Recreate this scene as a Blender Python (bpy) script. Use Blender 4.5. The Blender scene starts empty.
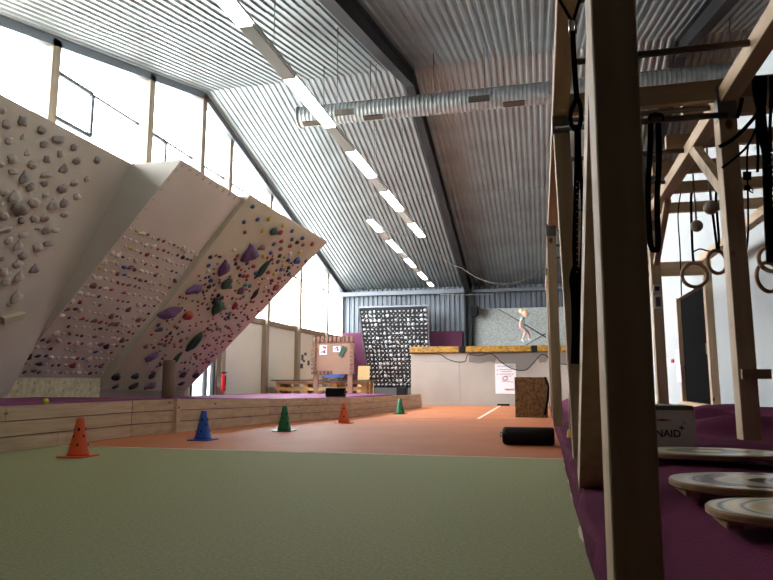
import bpy, bmesh, math, random
from mathutils import Vector, Matrix, noise
random.seed(7)
C = bpy.context.scene.collection
sc = bpy.context.scene
PI = math.pi
AH= [(0.594,0.96,0.074,0),(0.646,0.96,0.114,0),(0.619,0.93,0.113,0),(0.7,0.959,0.104,0),(0.667,0.917,0.065,1),(0.642,0.887,0.09,0),(0.753,0.957,0.147,2),(0.723,0.922,0.093,0),(0.803,0.957,0.096,0),(0.696,0.879,0.079,1),(0.776,0.92,0.095,0),(0.668,0.842,0.118,0),(0.749,0.885,0.094,0),(0.828,0.92,0.097,0),(0.721,0.852,0.094,0),(0.886,0.953,0.1,0),(0.722,0.849,0.107,0),(0.652,0.813,0.065,0),(0.689,0.807,0.119,2),(0.719,0.804,0.135,1),(0.804,0.881,0.111,1),(0.77,0.838,0.123,2),(0.747,0.779,0.109,0),(0.776,0.808,0.083,0),(0.854,0.849,0.1,0),(0.886,0.878,0.086,0),(0.829,0.814,0.127,0),(0.882,0.807,0.101,0),(0.69,0.737,0.107,0),(0.718,0.739,0.136,1),(0.797,0.774,0.084,2),(0.827,0.756,0.142,1),(0.854,0.771,0.115,1),(0.775,0.737,0.139,0),(0.747,0.704,0.193,0),(0.697,0.697,0.068,0),(0.72,0.664,0.11,0),(0.874,0.734,0.102,0),(0.824,0.701,0.114,0),(0.798,0.685,0.099,0),(0.769,0.666,0.098,0),(0.742,0.624,0.125,2),(0.822,0.657,0.072,2),(0.848,0.659,0.116,0),(0.875,0.669,0.103,2),(0.795,0.621,0.114,2),(0.765,0.59,0.099,0),(0.795,0.585,0.129,1),(0.848,0.594,0.132,0),(0.876,0.617,0.133,2),(0.819,0.552,0.116,0),(0.771,0.524,0.072,0),(0.817,0.52,0.117,0),(0.871,0.52,0.12,1),(0.792,0.483,0.116,0),(0.842,0.479,0.134,1),(0.814,0.448,0.118,0),(0.864,0.407,0.166,1),(0.853,0.373,0.06,0)]
CH= [(0.341,0.792,0.317,'p',1),(0.234,0.683,0.258,'p',1),(0.127,0.545,0.275,'p',2),(0.065,0.411,0.35,'p',2),(0.257,0.421,0.191,'o',0),(0.4,0.92,0.168,'g',0),(0.472,0.927,0.113,'r',0),(0.418,0.829,0.151,'n',2),(0.599,0.736,0.355,'g',3),(0.379,0.612,0.229,'g',0),(0.741,0.618,0.225,'d',3),(0.573,0.605,0.179,'m',0),(0.907,0.682,0.168,'r',0),(0.858,0.85,0.164,'b',0),(0.47,0.506,0.275,'g',1),(0.642,0.531,0.142,'r',1),(0.539,0.303,0.386,'g',3),(0.51,0.19,0.266,'g',3),(0.242,0.19,0.234,'p',2),(0.104,0.325,0.131,'b',2),(0.047,0.071,0.153,'k',0),(0.229,0.081,0.138,'k',0),(0.407,0.089,0.142,'k',0),(0.126,0.019,0.117,'k',2),(0.304,0.027,0.181,'k',2),(0.478,0.032,0.207,'m',2),(0.756,0.105,0.151,'k',0),(0.923,0.112,0.155,'k',0),(0.835,0.052,0.132,'k',2),(0.404,0.522,0.155,'d',0),(0.073,0.967,0.08,'b',0),(0.101,0.894,0.081,'b',0),(0.194,0.929,0.082,'b',0),(0.281,0.954,0.083,'y',0),(0.171,0.858,0.082,'n',0),(0.31,0.896,0.084,'y',0),(0.441,0.961,0.086,'y',0),(0.564,0.959,0.088,'b',0),(0.628,0.927,0.09,'b',0),(0.715,0.956,0.091,'b',0),(0.863,0.954,0.094,'o',0),(0.782,0.929,0.092,'r',0),(0.7,0.926,0.091,'k',0),(0.664,0.895,0.091,'r',0),(0.545,0.896,0.088,'r',0),(0.502,0.867,0.088,'b',0),(0.599,0.863,0.09,'n',0),(0.539,0.827,0.089,'b',0),(0.73,0.863,0.092,'w',0),(0.815,0.891,0.093,'y',0),(0.2,0.767,0.084,'w',0),(0.054,0.699,0.082,'k',0),(0.095,0.662,0.083,'b',0),(0.128,0.639,0.083,'w',0),(0.279,0.732,0.085,'r',0),(0.409,0.737,0.087,'b',0),(0.488,0.737,0.089,'r',0),(0.364,0.703,0.087,'n',0),(0.565,0.71,0.09,'b',0),(0.5,0.797,0.088,'y',0),(0.607,0.799,0.09,'r',0),(0.652,0.831,0.091,'k',0),(0.686,0.802,0.092,'k',0),(0.769,0.832,0.093,'b',0),(0.787,0.775,0.094,'b',0),(0.769,0.797,0.093,'y',0),(0.845,0.801,0.094,'k',0),(0.912,0.77,0.096,'b',0),(0.678,0.739,0.092,'r',0),(0.759,0.741,0.093,'y',0),(0.846,0.735,0.095,'r',0),(0.791,0.709,0.094,'r',0),(0.714,0.709,0.093,'w',0),(0.47,0.677,0.089,'r',0),(0.619,0.644,0.092,'t',0),(0.563,0.641,0.091,'t',0),(0.438,0.607,0.089,'n',0),(0.37,0.631,0.088,'k',0),(0.392,0.551,0.089,'d',0),(0.21,0.605,0.085,'b',0),(0.24,0.575,0.086,'k',0)]
# ---------------------------------------------------------------- camera frame
F, H = 645.0, 0.75
PHI = math.atan(91/F); PSI = math.atan(155.5/F*math.cos(PHI))
FW = Vector((-math.sin(PSI)*math.cos(PHI), math.cos(PSI)*math.cos(PHI), math.sin(PHI)))
RT = Vector((math.cos(PSI), math.sin(PSI), 0)); UP = RT.cross(FW)
EYE = Vector((0, 0, H))
def at(px, py, ax, v):
    """world point seen at a pixel of the survey, on the plane axis=v"""
    d = FW + RT*((px-386.5)/F) - UP*((py-290)/F)
    return EYE + d*((v-EYE[ax])/d[ax])
# ---------------------------------------------------------------- materials
def lin(c):
    return tuple(((v/255)/12.92 if v <= 10 else ((v/255+.055)/1.055)**2.4) for v in c)
def new_mat(name):
    m = bpy.data.materials.new(name); m.use_nodes = True
    nt = m.node_tree; return m, nt, nt.nodes['Principled BSDF']
def M(name, c, rough=.6, metal=0, c2=None, scale=8, stretch=(1,1,1), detail=3, bump=0, bscale=None, spec=.5):
    m, nt, b = new_mat(name)
    b.inputs['Base Color'].default_value = (*lin(c), 1)
    b.inputs['Roughness'].default_value = rough; b.inputs['Metallic'].default_value = metal
    b.inputs['Specular IOR Level'].default_value = spec
    if c2 or bump:
        tc = nt.nodes.new('ShaderNodeTexCoord'); mp = nt.nodes.new('ShaderNodeMapping')
        mp.inputs['Scale'].default_value = stretch; nt.links.new(tc.outputs['Object'], mp.inputs['Vector'])
        n = nt.nodes.new('ShaderNodeTexNoise'); n.inputs['Scale'].default_value = scale; n.inputs['Detail'].default_value = detail
        nt.links.new(mp.outputs['Vector'], n.inputs['Vector'])
        if c2:
            r = nt.nodes.new('ShaderNodeValToRGB'); r.color_ramp.elements[0].position = .35; r.color_ramp.elements[1].position = .65
            r.color_ramp.elements[0].color = (*lin(c), 1); r.color_ramp.elements[1].color = (*lin(c2), 1)
            nt.links.new(n.outputs['Fac'], r.inputs['Fac']); nt.links.new(r.outputs['Color'], b.inputs['Base Color'])
        if bump:
            n2 = n
            if bscale:
                n2 = nt.nodes.new('ShaderNodeTexNoise'); n2.inputs['Scale'].default_value = bscale; n2.inputs['Detail'].default_value = 2
                nt.links.new(mp.outputs['Vector'], n2.inputs['Vector'])
            bp = nt.nodes.new('ShaderNodeBump'); bp.inputs['Strength'].default_value = bump; bp.inputs['Distance'].default_value = .01
            nt.links.new(n2.outputs['Fac'], bp.inputs['Height']); nt.links.new(bp.outputs['Normal'], b.inputs['Normal'])
    return m
def wood(name, c, c2, axis, knot=(90,60,38), rough=.6):
    """timber: grain stretched along one axis and sparse round knots"""
    m, nt, b = new_mat(name); N = nt.nodes.new; L = nt.links.new
    b.inputs['Roughness'].default_value = rough
    tc = N('ShaderNodeTexCoord'); mp = N('ShaderNodeMapping')
    s = [9, 9, 9]; s[axis] = .7; mp.inputs['Scale'].default_value = s; L(tc.outputs['Object'], mp.inputs['Vector'])
    n = N('ShaderNodeTexNoise'); n.inputs['Scale'].default_value = 2.2; n.inputs['Detail'].default_value = 5; L(mp.outputs['Vector'], n.inputs['Vector'])
    r = N('ShaderNodeValToRGB'); r.color_ramp.elements[0].position = .3; r.color_ramp.elements[1].position = .7
    r.color_ramp.elements[0].color = (*lin(c), 1); r.color_ramp.elements[1].color = (*lin(c2), 1); L(n.outputs['Fac'], r.inputs['Fac'])
    mp2 = N('ShaderNodeMapping'); s2 = [1, 1, 1]; s2[axis] = .6; mp2.inputs['Scale'].default_value = s2; L(tc.outputs['Object'], mp2.inputs['Vector'])
    v = N('ShaderNodeTexVoronoi'); v.inputs['Scale'].default_value = 5; L(mp2.outputs['Vector'], v.inputs['Vector'])
    mr = N('ShaderNodeMapRange'); mr.inputs['From Min'].default_value = .06; mr.inputs['From Max'].default_value = .12
    mr.inputs['To Min'].default_value = 1; mr.inputs['To Max'].default_value = 0; L(v.outputs['Distance'], mr.inputs['Value'])
    mx = N('ShaderNodeMix'); mx.data_type = 'RGBA'; L(mr.outputs['Result'], mx.inputs['Factor']); L(r.outputs['Color'], mx.inputs['A'])
    mx.inputs['B'].default_value = (*lin(knot), 1); L(mx.outputs['Result'], b.inputs['Base Color'])
    return m
def glow(name, c, s):
    m, nt, b = new_mat(name); b.inputs['Emission Color'].default_value = (*lin(c), 1); b.inputs['Emission Strength'].default_value = s
    return m
def see_through(name, c, alpha, rough=.1, gloss=False):
    m, nt, b = new_mat(name); N = nt.nodes.new; L = nt.links.new
    t = N('ShaderNodeBsdfTransparent'); mx = N('ShaderNodeMixShader'); mx.inputs[0].default_value = alpha
    b.inputs['Base Color'].default_value = (*lin(c), 1); b.inputs['Roughness'].default_value = rough
    if gloss:
        g = N('ShaderNodeBsdfGlossy'); g.inputs['Roughness'].default_value = .05; L(g.outputs[0], mx.inputs[2])
    else: L(b.outputs[0], mx.inputs[2])
    L(t.outputs[0], mx.inputs[1]); L(mx.outputs[0], nt.nodes['Material Output'].inputs['Surface'])
    return m
mt = {}
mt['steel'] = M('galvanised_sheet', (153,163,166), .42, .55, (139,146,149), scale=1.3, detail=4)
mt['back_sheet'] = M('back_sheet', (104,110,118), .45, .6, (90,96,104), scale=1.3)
mt['duct'] = M('duct_sheet', (176,180,180), .45, .5, (152,156,158), scale=6, detail=4)
mt['rafter'] = M('painted_steel', (44,44,46), .65, 0, spec=.25)
mt['rafter_edge'] = M('grey_flashing', (110,116,124), .4, .5)
mt['green'] = M('green_turf', (134,137,98), .8, 0, (152,154,112), scale=55, bump=.5, bscale=160, spec=.35)
mt['orange'] = M('orange_carpet', (168,96,54), .65, 0, (178,104,60), scale=1.2, bump=.3, bscale=140, spec=.5)
mt['line'] = M('line_paint', (222,205,186), .8)
mt['faint'] = M('worn_line_paint', (196,120,84), .9)
mt['white_wall'] = M('white_plaster', (184,189,190), .85, 0, (177,182,183), scale=1.4)
mt['left_panel'] = M('pale_panel', (214,214,200), .8, 0, (206,208,196), scale=.6)
mt['stipple'] = M('stippled_render', (176,180,176), .9, 0, (146,150,148), scale=14, detail=6)
mt['magenta'] = M('magenta_pad', (84,28,60), .8)
mt['purple'] = M('purple_fleece', (88,34,60), .95, 0, (98,40,68), scale=5, bump=.4, bscale=90, spec=.1)
mt['mat_top'] = M('plum_vinyl', (120,60,98), .75, 0, (108,52,88), scale=2, spec=.25)
mt['ply'] = M('sanded_ply', (192,186,162), .8, 0, (182,176,152), scale=1.1, detail=5)
mt['ply_grey'] = M('grey_ply', (205,198,186), .8, 0, (192,185,173), scale=.9, detail=5)
mt['kick'] = M('scuffed_board', (196,188,160), .85, 0, (170,160,128), scale=12, detail=6)
mt['wood_x'] = wood('pine_x', (180,152,120), (156,128,98), 0)
mt['wood_y'] = wood('pine_y', (206,176,142), (182,152,118), 1)
mt['wood_z'] = wood('pine_z', (206,180,148), (180,154,122), 2)
mt['plank'] = wood('weathered_plank', (196,174,146), (170,148,120), 1, (110,86,66))
mt['window_wood'] = wood('window_timber', (156,142,124), (132,118,102), 2)
mt['dark_frame'] = M('dark_metal_frame', (96,100,106), .5, .4)
mt['black'] = M('black_webbing', (10,10,11), .9, spec=.1)
mt['black_vinyl'] = M('black_vinyl', (14,14,15), .6, spec=.2)
mt['black_door'] = M('black_door_leaf', (9,9,10), .95, spec=.05)
mt['bar'] = M('dull_pipe', (96,88,80), .45, .6)
mt['bracket'] = M('zinc_bracket', (120,118,114), .45, .7)
mt['osb'] = M('strand_board', (134,104,66), .85, 0, (84,62,38), scale=26, stretch=(1,1,.7), detail=7)
mt['yellow_pad'] = M('gold_vinyl', (180,134,44), .45, 0, (104,74,24), scale=8, stretch=(1.6,1,4), detail=5)
mt['tramp_panel'] = M('painted_ply', (166,158,150), .75, 0, (158,149,141), scale=1.2)
mt['poster'] = M('white_paper', (226,222,226), .8)
mt['ink'] = M('dark_ink', (70,62,84), .8); mt['red_ink'] = M('red_ink', (176,56,70), .8)
mt['card'] = M('brown_board', (158,124,104), .85, 0, (150,117,98), scale=2)
mt['board_frame'] = M('raw_strip', (136,102,86), .8, 0, (112,82,68), scale=14)
mt['pallet'] = wood('pallet_wood', (216,184,136), (188,152,104), 0)
mt['counter'] = M('grey_worktop', (84,88,88), .5)
mt['blue_crate'] = M('blue_plastic', (96,128,206), .4)
mt['yellow_board'] = M('yellow_ply', (178,146,98), .7)
mt['red'] = M('red_enamel', (200,24,32), .3)
mt['glass'] = see_through('window_glass', (255,255,255), .06, gloss=True)
mt['door_glass'] = see_through('frosted_door_glass', (190,214,216), .55, .3)
mt['net'] = see_through('black_netting', (30,30,30), .4, .9)
mt['lamp'] = glow('lit_tube', (255,250,240), 7)
mt['lamp_off'] = M('louvre', (200,212,208), .6)
mt['cone_orange'] = M('orange_plastic', (214,84,40), .45); mt['cone_blue'] = M('blue_cone_plastic', (24,76,168), .45)
mt['cone_green'] = M('green_plastic', (16,104,60), .45); mt['hole'] = M('hole_shadow', (30,20,20), .9)
mt['cone_orange2'] = M('bright_orange_plastic', (226,104,52), .45)
mt['skin'] = M('skin', (226,176,152), .6); mt['hair'] = M('blond_hair', (232,206,172), .8); mt['shirt'] = M('mint_shirt', (158,196,184), .8)
mt['shorts'] = M('patterned_leggings', (214,196,196), .8, 0, (176,160,176), scale=30); mt['shoe'] = M('white_sock', (232,236,244), .7)
mt['dark_eye'] = M('dark_eye', (60,40,36), .5)
mt['ring'] = wood('ring_wood', (186,146,112), (160,120,88), 0); mt['ball'] = M('pale_ball_wood', (158,144,130), .6)
mt['brd_edge'] = M('ply_edge', (190,156,116), .6, 0, (150,116,80), scale=6, stretch=(.3,.3,20))
mt['box'] = M('white_carton', (228,220,226), .6); mt['box_lid'] = M('green_lid', (96,104,84), .5)
mt['steel_plain'] = M('polished_metal', (190,190,186), .25, .9)
mt['tennis'] = M('tennis_felt', (206,220,70), .9); mt['log'] = M('brown_foam', (116,92,76), .8, 0, (104,82,68), scale=5)
mt['cable'] = M('grey_cable', (120,120,116), .6)
mt['doodle'] = M('marker_doodle', (40,34,34), .8, 0, (200,164,124), scale=16, detail=6)
mt['yellow_foot'] = M('yellow_rubber', (206,160,44), .6)
mt['panel_dark'] = M('black_panel', (34,38,42), .55); mt['hold_white'] = M('white_hold', (178,186,190), .6)
def hm(n, c): mt['h_'+n] = M('hold_'+n, c, .62)
for n, c in dict(grey=(184,175,166), grey2=(150,143,138), p=(92,62,104), o=(158,62,46), g=(30,72,54), r=(136,44,52), n=(110,78,66), d=(24,34,34),
                 m=(110,70,88), b=(44,72,124), y=(186,160,64), k=(26,26,30), w=(206,196,180), t=(60,130,124)).items(): hm(n, c)
# boards painted with rings
def painted_board(name, cols, sc_):
    m, nt, b = new_mat(name); N = nt.nodes.new; L = nt.links.new
    b.inputs['Roughness'].default_value = .22
    tc = N('ShaderNodeTexCoord'); mp = N('ShaderNodeMapping'); mp.inputs['Scale'].default_value = (1, 1.5, 1); L(tc.outputs['Object'], mp.inputs['Vector'])
    w = N('ShaderNodeTexWave'); w.wave_type = 'RINGS'; w.rings_direction = 'Z'; w.inputs['Scale'].default_value = sc_; w.inputs['Distortion'].default_value = 2.5; w.inputs['Detail'].default_value = 2
    L(mp.outputs['Vector'], w.inputs['Vector'])
    r = N('ShaderNodeValToRGB'); e = r.color_ramp.elements
    e[0].color = (*lin(cols[0]), 1); e[0].position = .1; e[1].color = (*lin(cols[1]), 1); e[1].position = .9
    for i, c in enumerate(cols[2:]):
        x = e.new(.3+.25*i); x.color = (*lin(c), 1)
    L(w.outputs['Fac'], r.inputs['Fac']); L(r.outputs['Color'], b.inputs['Base Color'])
    return m
mt['brdA'] = painted_board('painted_board_blue', [(226,210,176),(214,196,156),(120,150,170),(226,218,190)], 2.4)
mt['brdB'] = painted_board('painted_board_dark', [(220,202,170),(70,62,60),(228,216,188),(210,198,172)], 2.0)
mt['brdC'] = painted_board('painted_board_pale', [(216,206,180),(140,160,160),(222,212,180),(176,150,120)], 1.6)
# ---------------------------------------------------------------- mesh helpers
WL = {}                                   # world location of every parent
class MB:
    def __init__(s): s.v = []; s.f = []; s.mi = []; s.sm = []; s.m = 0; s.smooth = False
    def add(s, vs, fs):
        k = len(s.v); s.v += [Vector(v) for v in vs]
        for f in fs: s.f.append([k+i for i in f]); s.mi.append(s.m); s.sm.append(s.smooth)
    def box(s, a, b):
        (x0,y0,z0),(x1,y1,z1) = a, b
        s.hexa([(x0,y0,z0),(x1,y0,z0),(x1,y1,z0),(x0,y1,z0),(x0,y0,z1),(x1,y0,z1),(x1,y1,z1),(x0,y1,z1)])
    def hexa(s, p): s.add(p, [(0,3,2,1),(4,5,6,7),(0,1,5,4),(1,2,6,5),(2,3,7,6),(3,0,4,7)])
    def bar(s, a, b, w, h, side=(1,0,0)):
        """square timber from a to b; w along side, h across"""
        a, b = Vector(a), Vector(b); d = (b-a).normalized(); u = Vector(side); u = (u - d*u.dot(d)).normalized(); n = d.cross(u)
        p = [q + u*i*w/2 + n*j*h/2 for q in (a, b) for i, j in ((-1,-1),(1,-1),(1,1),(-1,1))]
        s.hexa(p)
    def prism(s, poly, off):
        off = Vector(off); n = len(poly); p = [Vector(q) for q in poly]
        s.add(p + [q+off for q in p], [tuple(range(n))[::-1], tuple(range(n, 2*n))] + [(i, (i+1) % n, n+(i+1) % n, n+i) for i in range(n)])
    def tube(s, pts, r, n=8, closed=False):
        pts = [Vector(p) for p in pts]; k = len(s.v); m = len(pts); rs = r if isinstance(r, (list, tuple)) else [r]*m
        up = None
        for i, p in enumerate(pts):
            a = pts[(i-1) % m] if closed or i else p; b = pts[(i+1) % m] if closed or i < m-1 else p
            d = (b-a).normalized()
            if up is None: up = Vector((0,0,1)) if abs(d.z) < .9 else Vector((1,0,0))
            u = (up - d*up.dot(d)).normalized(); up = u; w = d.cross(u)
            for j in range(n): s.v.append(p + (u*math.cos(2*PI*j/n) + w*math.sin(2*PI*j/n))*rs[i])
        for i in range(m if closed else m-1):
            for j in range(n):
                a, b = i*n, ((i+1) % m)*n
                s.f.append([k+a+j, k+a+(j+1) % n, k+b+(j+1) % n, k+b+j]); s.mi.append(s.m); s.sm.append(True)
        if not closed:
            s.f.append([k+j for j in range(n)][::-1]); s.f.append([k+(m-1)*n+j for j in range(n)]); s.mi += [s.m]*2; s.sm += [False]*2
    def lathe(s, prof, c, n=24, sx=1, sy=1):
        k = len(s.v); c = Vector(c)
        for r, z in prof:
            for j in range(n): s.v.append(c + Vector((r*sx*math.cos(2*PI*j/n), r*sy*math.sin(2*PI*j/n), z)))
        for i in range(len(prof)-1):
            for j in range(n):
                s.f.append([k+i*n+j, k+i*n+(j+1) % n, k+(i+1)*n+(j+1) % n, k+(i+1)*n+j]); s.mi.append(s.m); s.sm.append(s.smooth)
        s.f.append([k+j for j in range(n)][::-1]); s.f.append([k+(len(prof)-1)*n+j for j in range(n)]); s.mi += [s.m]*2; s.sm += [False]*2
    def ribbon(s, pts, w, t, side=(1,0,0)):
        """webbing: flat strip with thickness following pts"""
        pts = [Vector(p) for p in pts]; k = len(s.v); sd = Vector(side)
        for i, p in enumerate(pts):
            d = (pts[min(i+1, len(pts)-1)] - pts[max(i-1, 0)]).normalized()
            u = sd - d*sd.dot(d); u = u.normalized() if u.length > 1e-3 else Vector((0,1,0)); n = d.cross(u)
            for a, b in ((-1,-1),(1,-1),(1,1),(-1,1)): s.v.append(p + u*a*w/2 + n*b*t/2)
        for i in range(len(pts)-1):
            for j in range(4):
                s.f.append([k+i*4+j, k+i*4+(j+1) % 4, k+(i+1)*4+(j+1) % 4, k+(i+1)*4+j]); s.mi.append(s.m); s.sm.append(False)
        e = k+(len(pts)-1)*4
        s.f.append([k+3,k+2,k+1,k]); s.f.append([e,e+1,e+2,e+3]); s.mi += [s.m]*2; s.sm += [False]*2
    def build(s, name, mats, parent=None, loc=None, local=False):
        base = Vector(WL[parent.name]) if parent else Vector((0,0,0))
        off = Vector(loc) if loc is not None else Vector((0,0,0))
        me = bpy.data.meshes.new(name); me.from_pydata([v if local else v-base-off for v in s.v], [], s.f)
        for m in (mats if isinstance(mats, list) else [mats]): me.materials.append(m)
        for i, p in enumerate(me.polygons): p.material_index = s.mi[i]; p.use_smooth = s.sm[i]
        bm = bmesh.new(); bm.from_mesh(me); bmesh.ops.recalc_face_normals(bm, faces=bm.faces); bm.to_mesh(me); bm.free()
        o = bpy.data.objects.new(name, me); C.objects.link(o); o.location = off
        if parent: o.parent = parent
        WL[o.name] = base+off
        return o
def tag(o, label, cat, group=None):
    o['label'] = label; o['category'] = cat
    if group: o['group'] = group
    return o
def thing(name, label, cat, loc, group=None):
    o = bpy.data.objects.new(name, None); C.objects.link(o); o.location = loc; o.empty_display_size = .1
    WL[o.name] = Vector(loc); return tag(o, label, cat, group)
def struct(o): o['kind'] = 'structure'; return o
def part(o, label): o['label'] = label; return o
def spl(pts, n=5):
    pts = [Vector(p) for p in pts]; out = []
    for i in range(len(pts)-1):
        p0, p1, p2, p3 = pts[max(i-1,0)], pts[i], pts[i+1], pts[min(i+2, len(pts)-1)]
        for k in range(n):
            u = k/n; out.append(.5*((2*p1)+(p2-p0)*u+(2*p0-5*p1+4*p2-p3)*u*u+(3*p1-p0-3*p2+p3)*u**3))
    out.append(pts[-1]); return out
def bevel(o, w, seg=2):
    m = o.modifiers.new('bevel', 'BEVEL'); m.width = w; m.segments = seg; m.limit_method = 'ANGLE'; return o
# ---------------------------------------------------------------- the hall
XW, XR, YB, YF, YRG, ZR = -7.7, 8.5, -.7, 24.42, 13.05, 7.5
def roof(y): return ZR-.25*(YRG-y) if y < YRG else ZR-.2805*(y-YRG)
# floor
m = MB(); m.box((XW-.3, YB, -.1), (XR, 6.62, 0)); m.m = 1; m.box((XW-.3, 6.62, -.1), (XR, YF+.3, 0))
struct(m.build('floor', [mt['green'], mt['orange']]))
def line(n, pts, w, mat):
    m = MB(); m.ribbon([Vector(p) for p in pts], w, .003, (0,1,0) if abs(pts[0][1]-pts[1][1]) < .2 else (1,0,0)); return struct(m.build('trim_%d' % n, mat))
line(1, [(-5.5,6.63,.0015),(.2,6.63,.0015)], .03, mt['line'])
line(2, [(-3.9,13.12,.0015),(.2,13.12,.0015)], .05, mt['faint'])
line(3, [(-1.27,13.15,.0015),(-1.27,20.3,.0015)], .06, mt['line'])
# corrugated roof
def corrugated(m, x0, x1, A, B, nrm, per=.14, amp=.03):
    """ribs run from point A(x) to point B(x); nrm = outward unit"""
    n = int((x1-x0)/per); prof = [(0,0),(.32,0),(.5,1),(.82,1)]
    k = len(m.v); row = []
    for i in range(n):
        for u, h in prof: row.append((x0+(i+u)*per, h*amp))
    for x, h in row:
        m.v.append(Vector(A(x))+Vector(nrm)*h); m.v.append(Vector(B(x))+Vector(nrm)*h)
    for i in range(len(row)-1): m.f.append([k+2*i, k+2*i+2, k+2*i+3, k+2*i+1]); m.mi.append(m.m); m.sm.append(False)
m = MB()
def seg(y0, y1, lift=0):
    corrugated(m, XW-.1, XR, lambda x: (x, y0, roof(y0 if y0 < YRG or y1 > YRG else y0)+lift), lambda x: (x, y1, roof(y1)+lift), (0,0,1))
seg(YB-.1, 3.0, .012); seg(2.9, 8.6); seg(8.5, YRG, .012)
seg(YRG, 18.1, .012); seg(18.0, YF+.1)
ce = m.build('ceiling', mt['steel']); struct(ce)
sd = ce.modifiers.new('sheet', 'SOLIDIFY'); sd.thickness = .02; sd.offset = 1
# steel rafters with columns
def ibeam(m, a, b, w, h):
    a, b = Vector(a), Vector(b); n = Vector((0, -(b-a).normalized().z, (b-a).normalized().y))
    if n.z < 0: n = -n
    for o_, ww, hh in ((0, w, .025), (h, w, .025)):
        m.bar(a-n*o_, b-n*o_, ww, hh)
    m.bar(a-n*h/2, b-n*h/2, .03, h)
for k, x in enumerate((-2.6, 2.9)):
    m = MB(); g = .03
    ibeam(m, (x,YB,roof(YB)-g), (x,YRG,ZR-g), .2, .34); ibeam(m, (x,YRG,ZR-g), (x,YF,roof(YF)-g), .2, .34)
    for dx in (-.1, .1): m.box((x+dx-.012,24.0,0), (x+dx+.012,24.3,roof(24.2)-.1))
    m.box((x-.1,24.13,0), (x+.1,24.16,roof(24.2)-.1))
    struct(m.build('trim_%d' % (4+k), mt['rafter']))
m = MB()
for a, b in (((YB), YRG), (YRG, YF)):
    m.bar((XW+.14,a,roof(a)-.09), (XW+.14,b,roof(b)-.09), .12, .16)
struct(m.build('trim_6', mt['rafter_edge']))
# gutter beam along the far eave
m = MB(); m.box((XW,24.1,4.05), (-2.75,24.3,4.2)); m.box((-2.45,24.1,4.05), (2.7,24.3,4.16)); struct(m.build('trim_7', mt['rafter_edge']))
# far wall: corrugated, ribs vertical
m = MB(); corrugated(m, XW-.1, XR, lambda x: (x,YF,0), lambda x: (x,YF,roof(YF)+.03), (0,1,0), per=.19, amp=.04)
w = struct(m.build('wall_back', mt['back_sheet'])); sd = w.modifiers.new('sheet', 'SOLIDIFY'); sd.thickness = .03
m = MB(); m.box((-2.42,24.3,0), (2.8,24.38,3.44)); struct(m.build('wall_back_lining', mt['stipple']))
# unseen near wall and right gable
m = MB(); m.box((XW-.3,YB-.12,0), (XR,YB,roof(YB))); struct(m.build('wall_front_unseen', mt['rafter']))  # unseen; set close behind the camera and dark to keep post fronts dim
m = MB(); m.prism([(XR,YB,0),(XR,YF,0),(XR,YF,roof(YF)),(XR,YRG,ZR),(XR,YB,roof(YB))], (.1,0,0)); struct(m.build('wall_gable', mt['left_panel']))
# right partition
m = MB(); m.box((2.4,YB,0), (2.52,5.8,3.4)); struct(m.build('wall_right', mt['rafter']))  # out-of-view stretch, dark finish added to cut bounce light on the posts
m = MB(); m.box((2.4,5.8,0), (2.52,20.3,0.36)); m.box((2.4,5.8,.36),(2.52,10.4,4.2)); m.box((2.4,12.4,.36),(2.52,20.3,4.2)); m.box((2.4,10.4,2.2),(2.52,12.4,4.2))
struct(m.build('wall_right', mt['white_wall']))
m = MB(); m.box((2.46,10.42,.4), (2.5,12.38,2.18)); d = struct(m.build('door_1', mt['black_door']))
m = MB(); m.box((2.43,10.6,1.15), (2.46,10.66,1.32)); m.build('door_handle', mt['bar'], d)
m = MB(); m.box((2.36,10.3,.26), (2.46,12.5,.4)); struct(m.build('trim_8', mt['wood_y']))
m = MB(); m.box((2.39,12.38,.4), (2.47,12.42,2.24)); struct(m.build('trim_9', mt['wood_z']))
# left gable: lower panels, posts, sill and windows
PY = [3.05, 5.7, 8.34, 10.97, 13.05, 14.6, 17.2, 19.72, 22.5, 24.38]
m = MB(); m.prism([(XW-.16,YB,2.36),(XW-.16,2.97,2.36),(XW-.16,2.97,roof(2.97)),(XW-.16,YB,roof(YB))], (.12,0,0)); struct(m.build('wall_left', mt['rafter']))  # unseen bay, made dark and windowless so the post fronts stay dark
m = MB()
for y0, y1 in ((YB, 13.3), (14.4, YF)): m.box((XW-.16,y0,0), (XW-.04,y1,2.36))
m.box((XW-.16,13.3,2.05), (XW-.04,14.4,2.36)); struct(m.build('wall_left', mt['left_panel']))
k = 10
for y in PY:
    m = MB(); m.box((XW-.12,y-.09,0), (XW+(.02 if y < 14 else .1),y+.09,2.36)); m.box((XW-.12,y-.09,2.361), (XW+(.2 if y < 14 else .12),y+.09,roof(y)-.05)); struct(m.build('trim_%d' % k, mt['window_wood'])); k += 1
m = MB(); m.box((XW-.1,YB,2.34), (XW+.03,YF,2.5)); struct(m.build('trim_%d' % k, wood('sill_timber', (150,132,112), (126,108,90), 1))); k += 1
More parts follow.
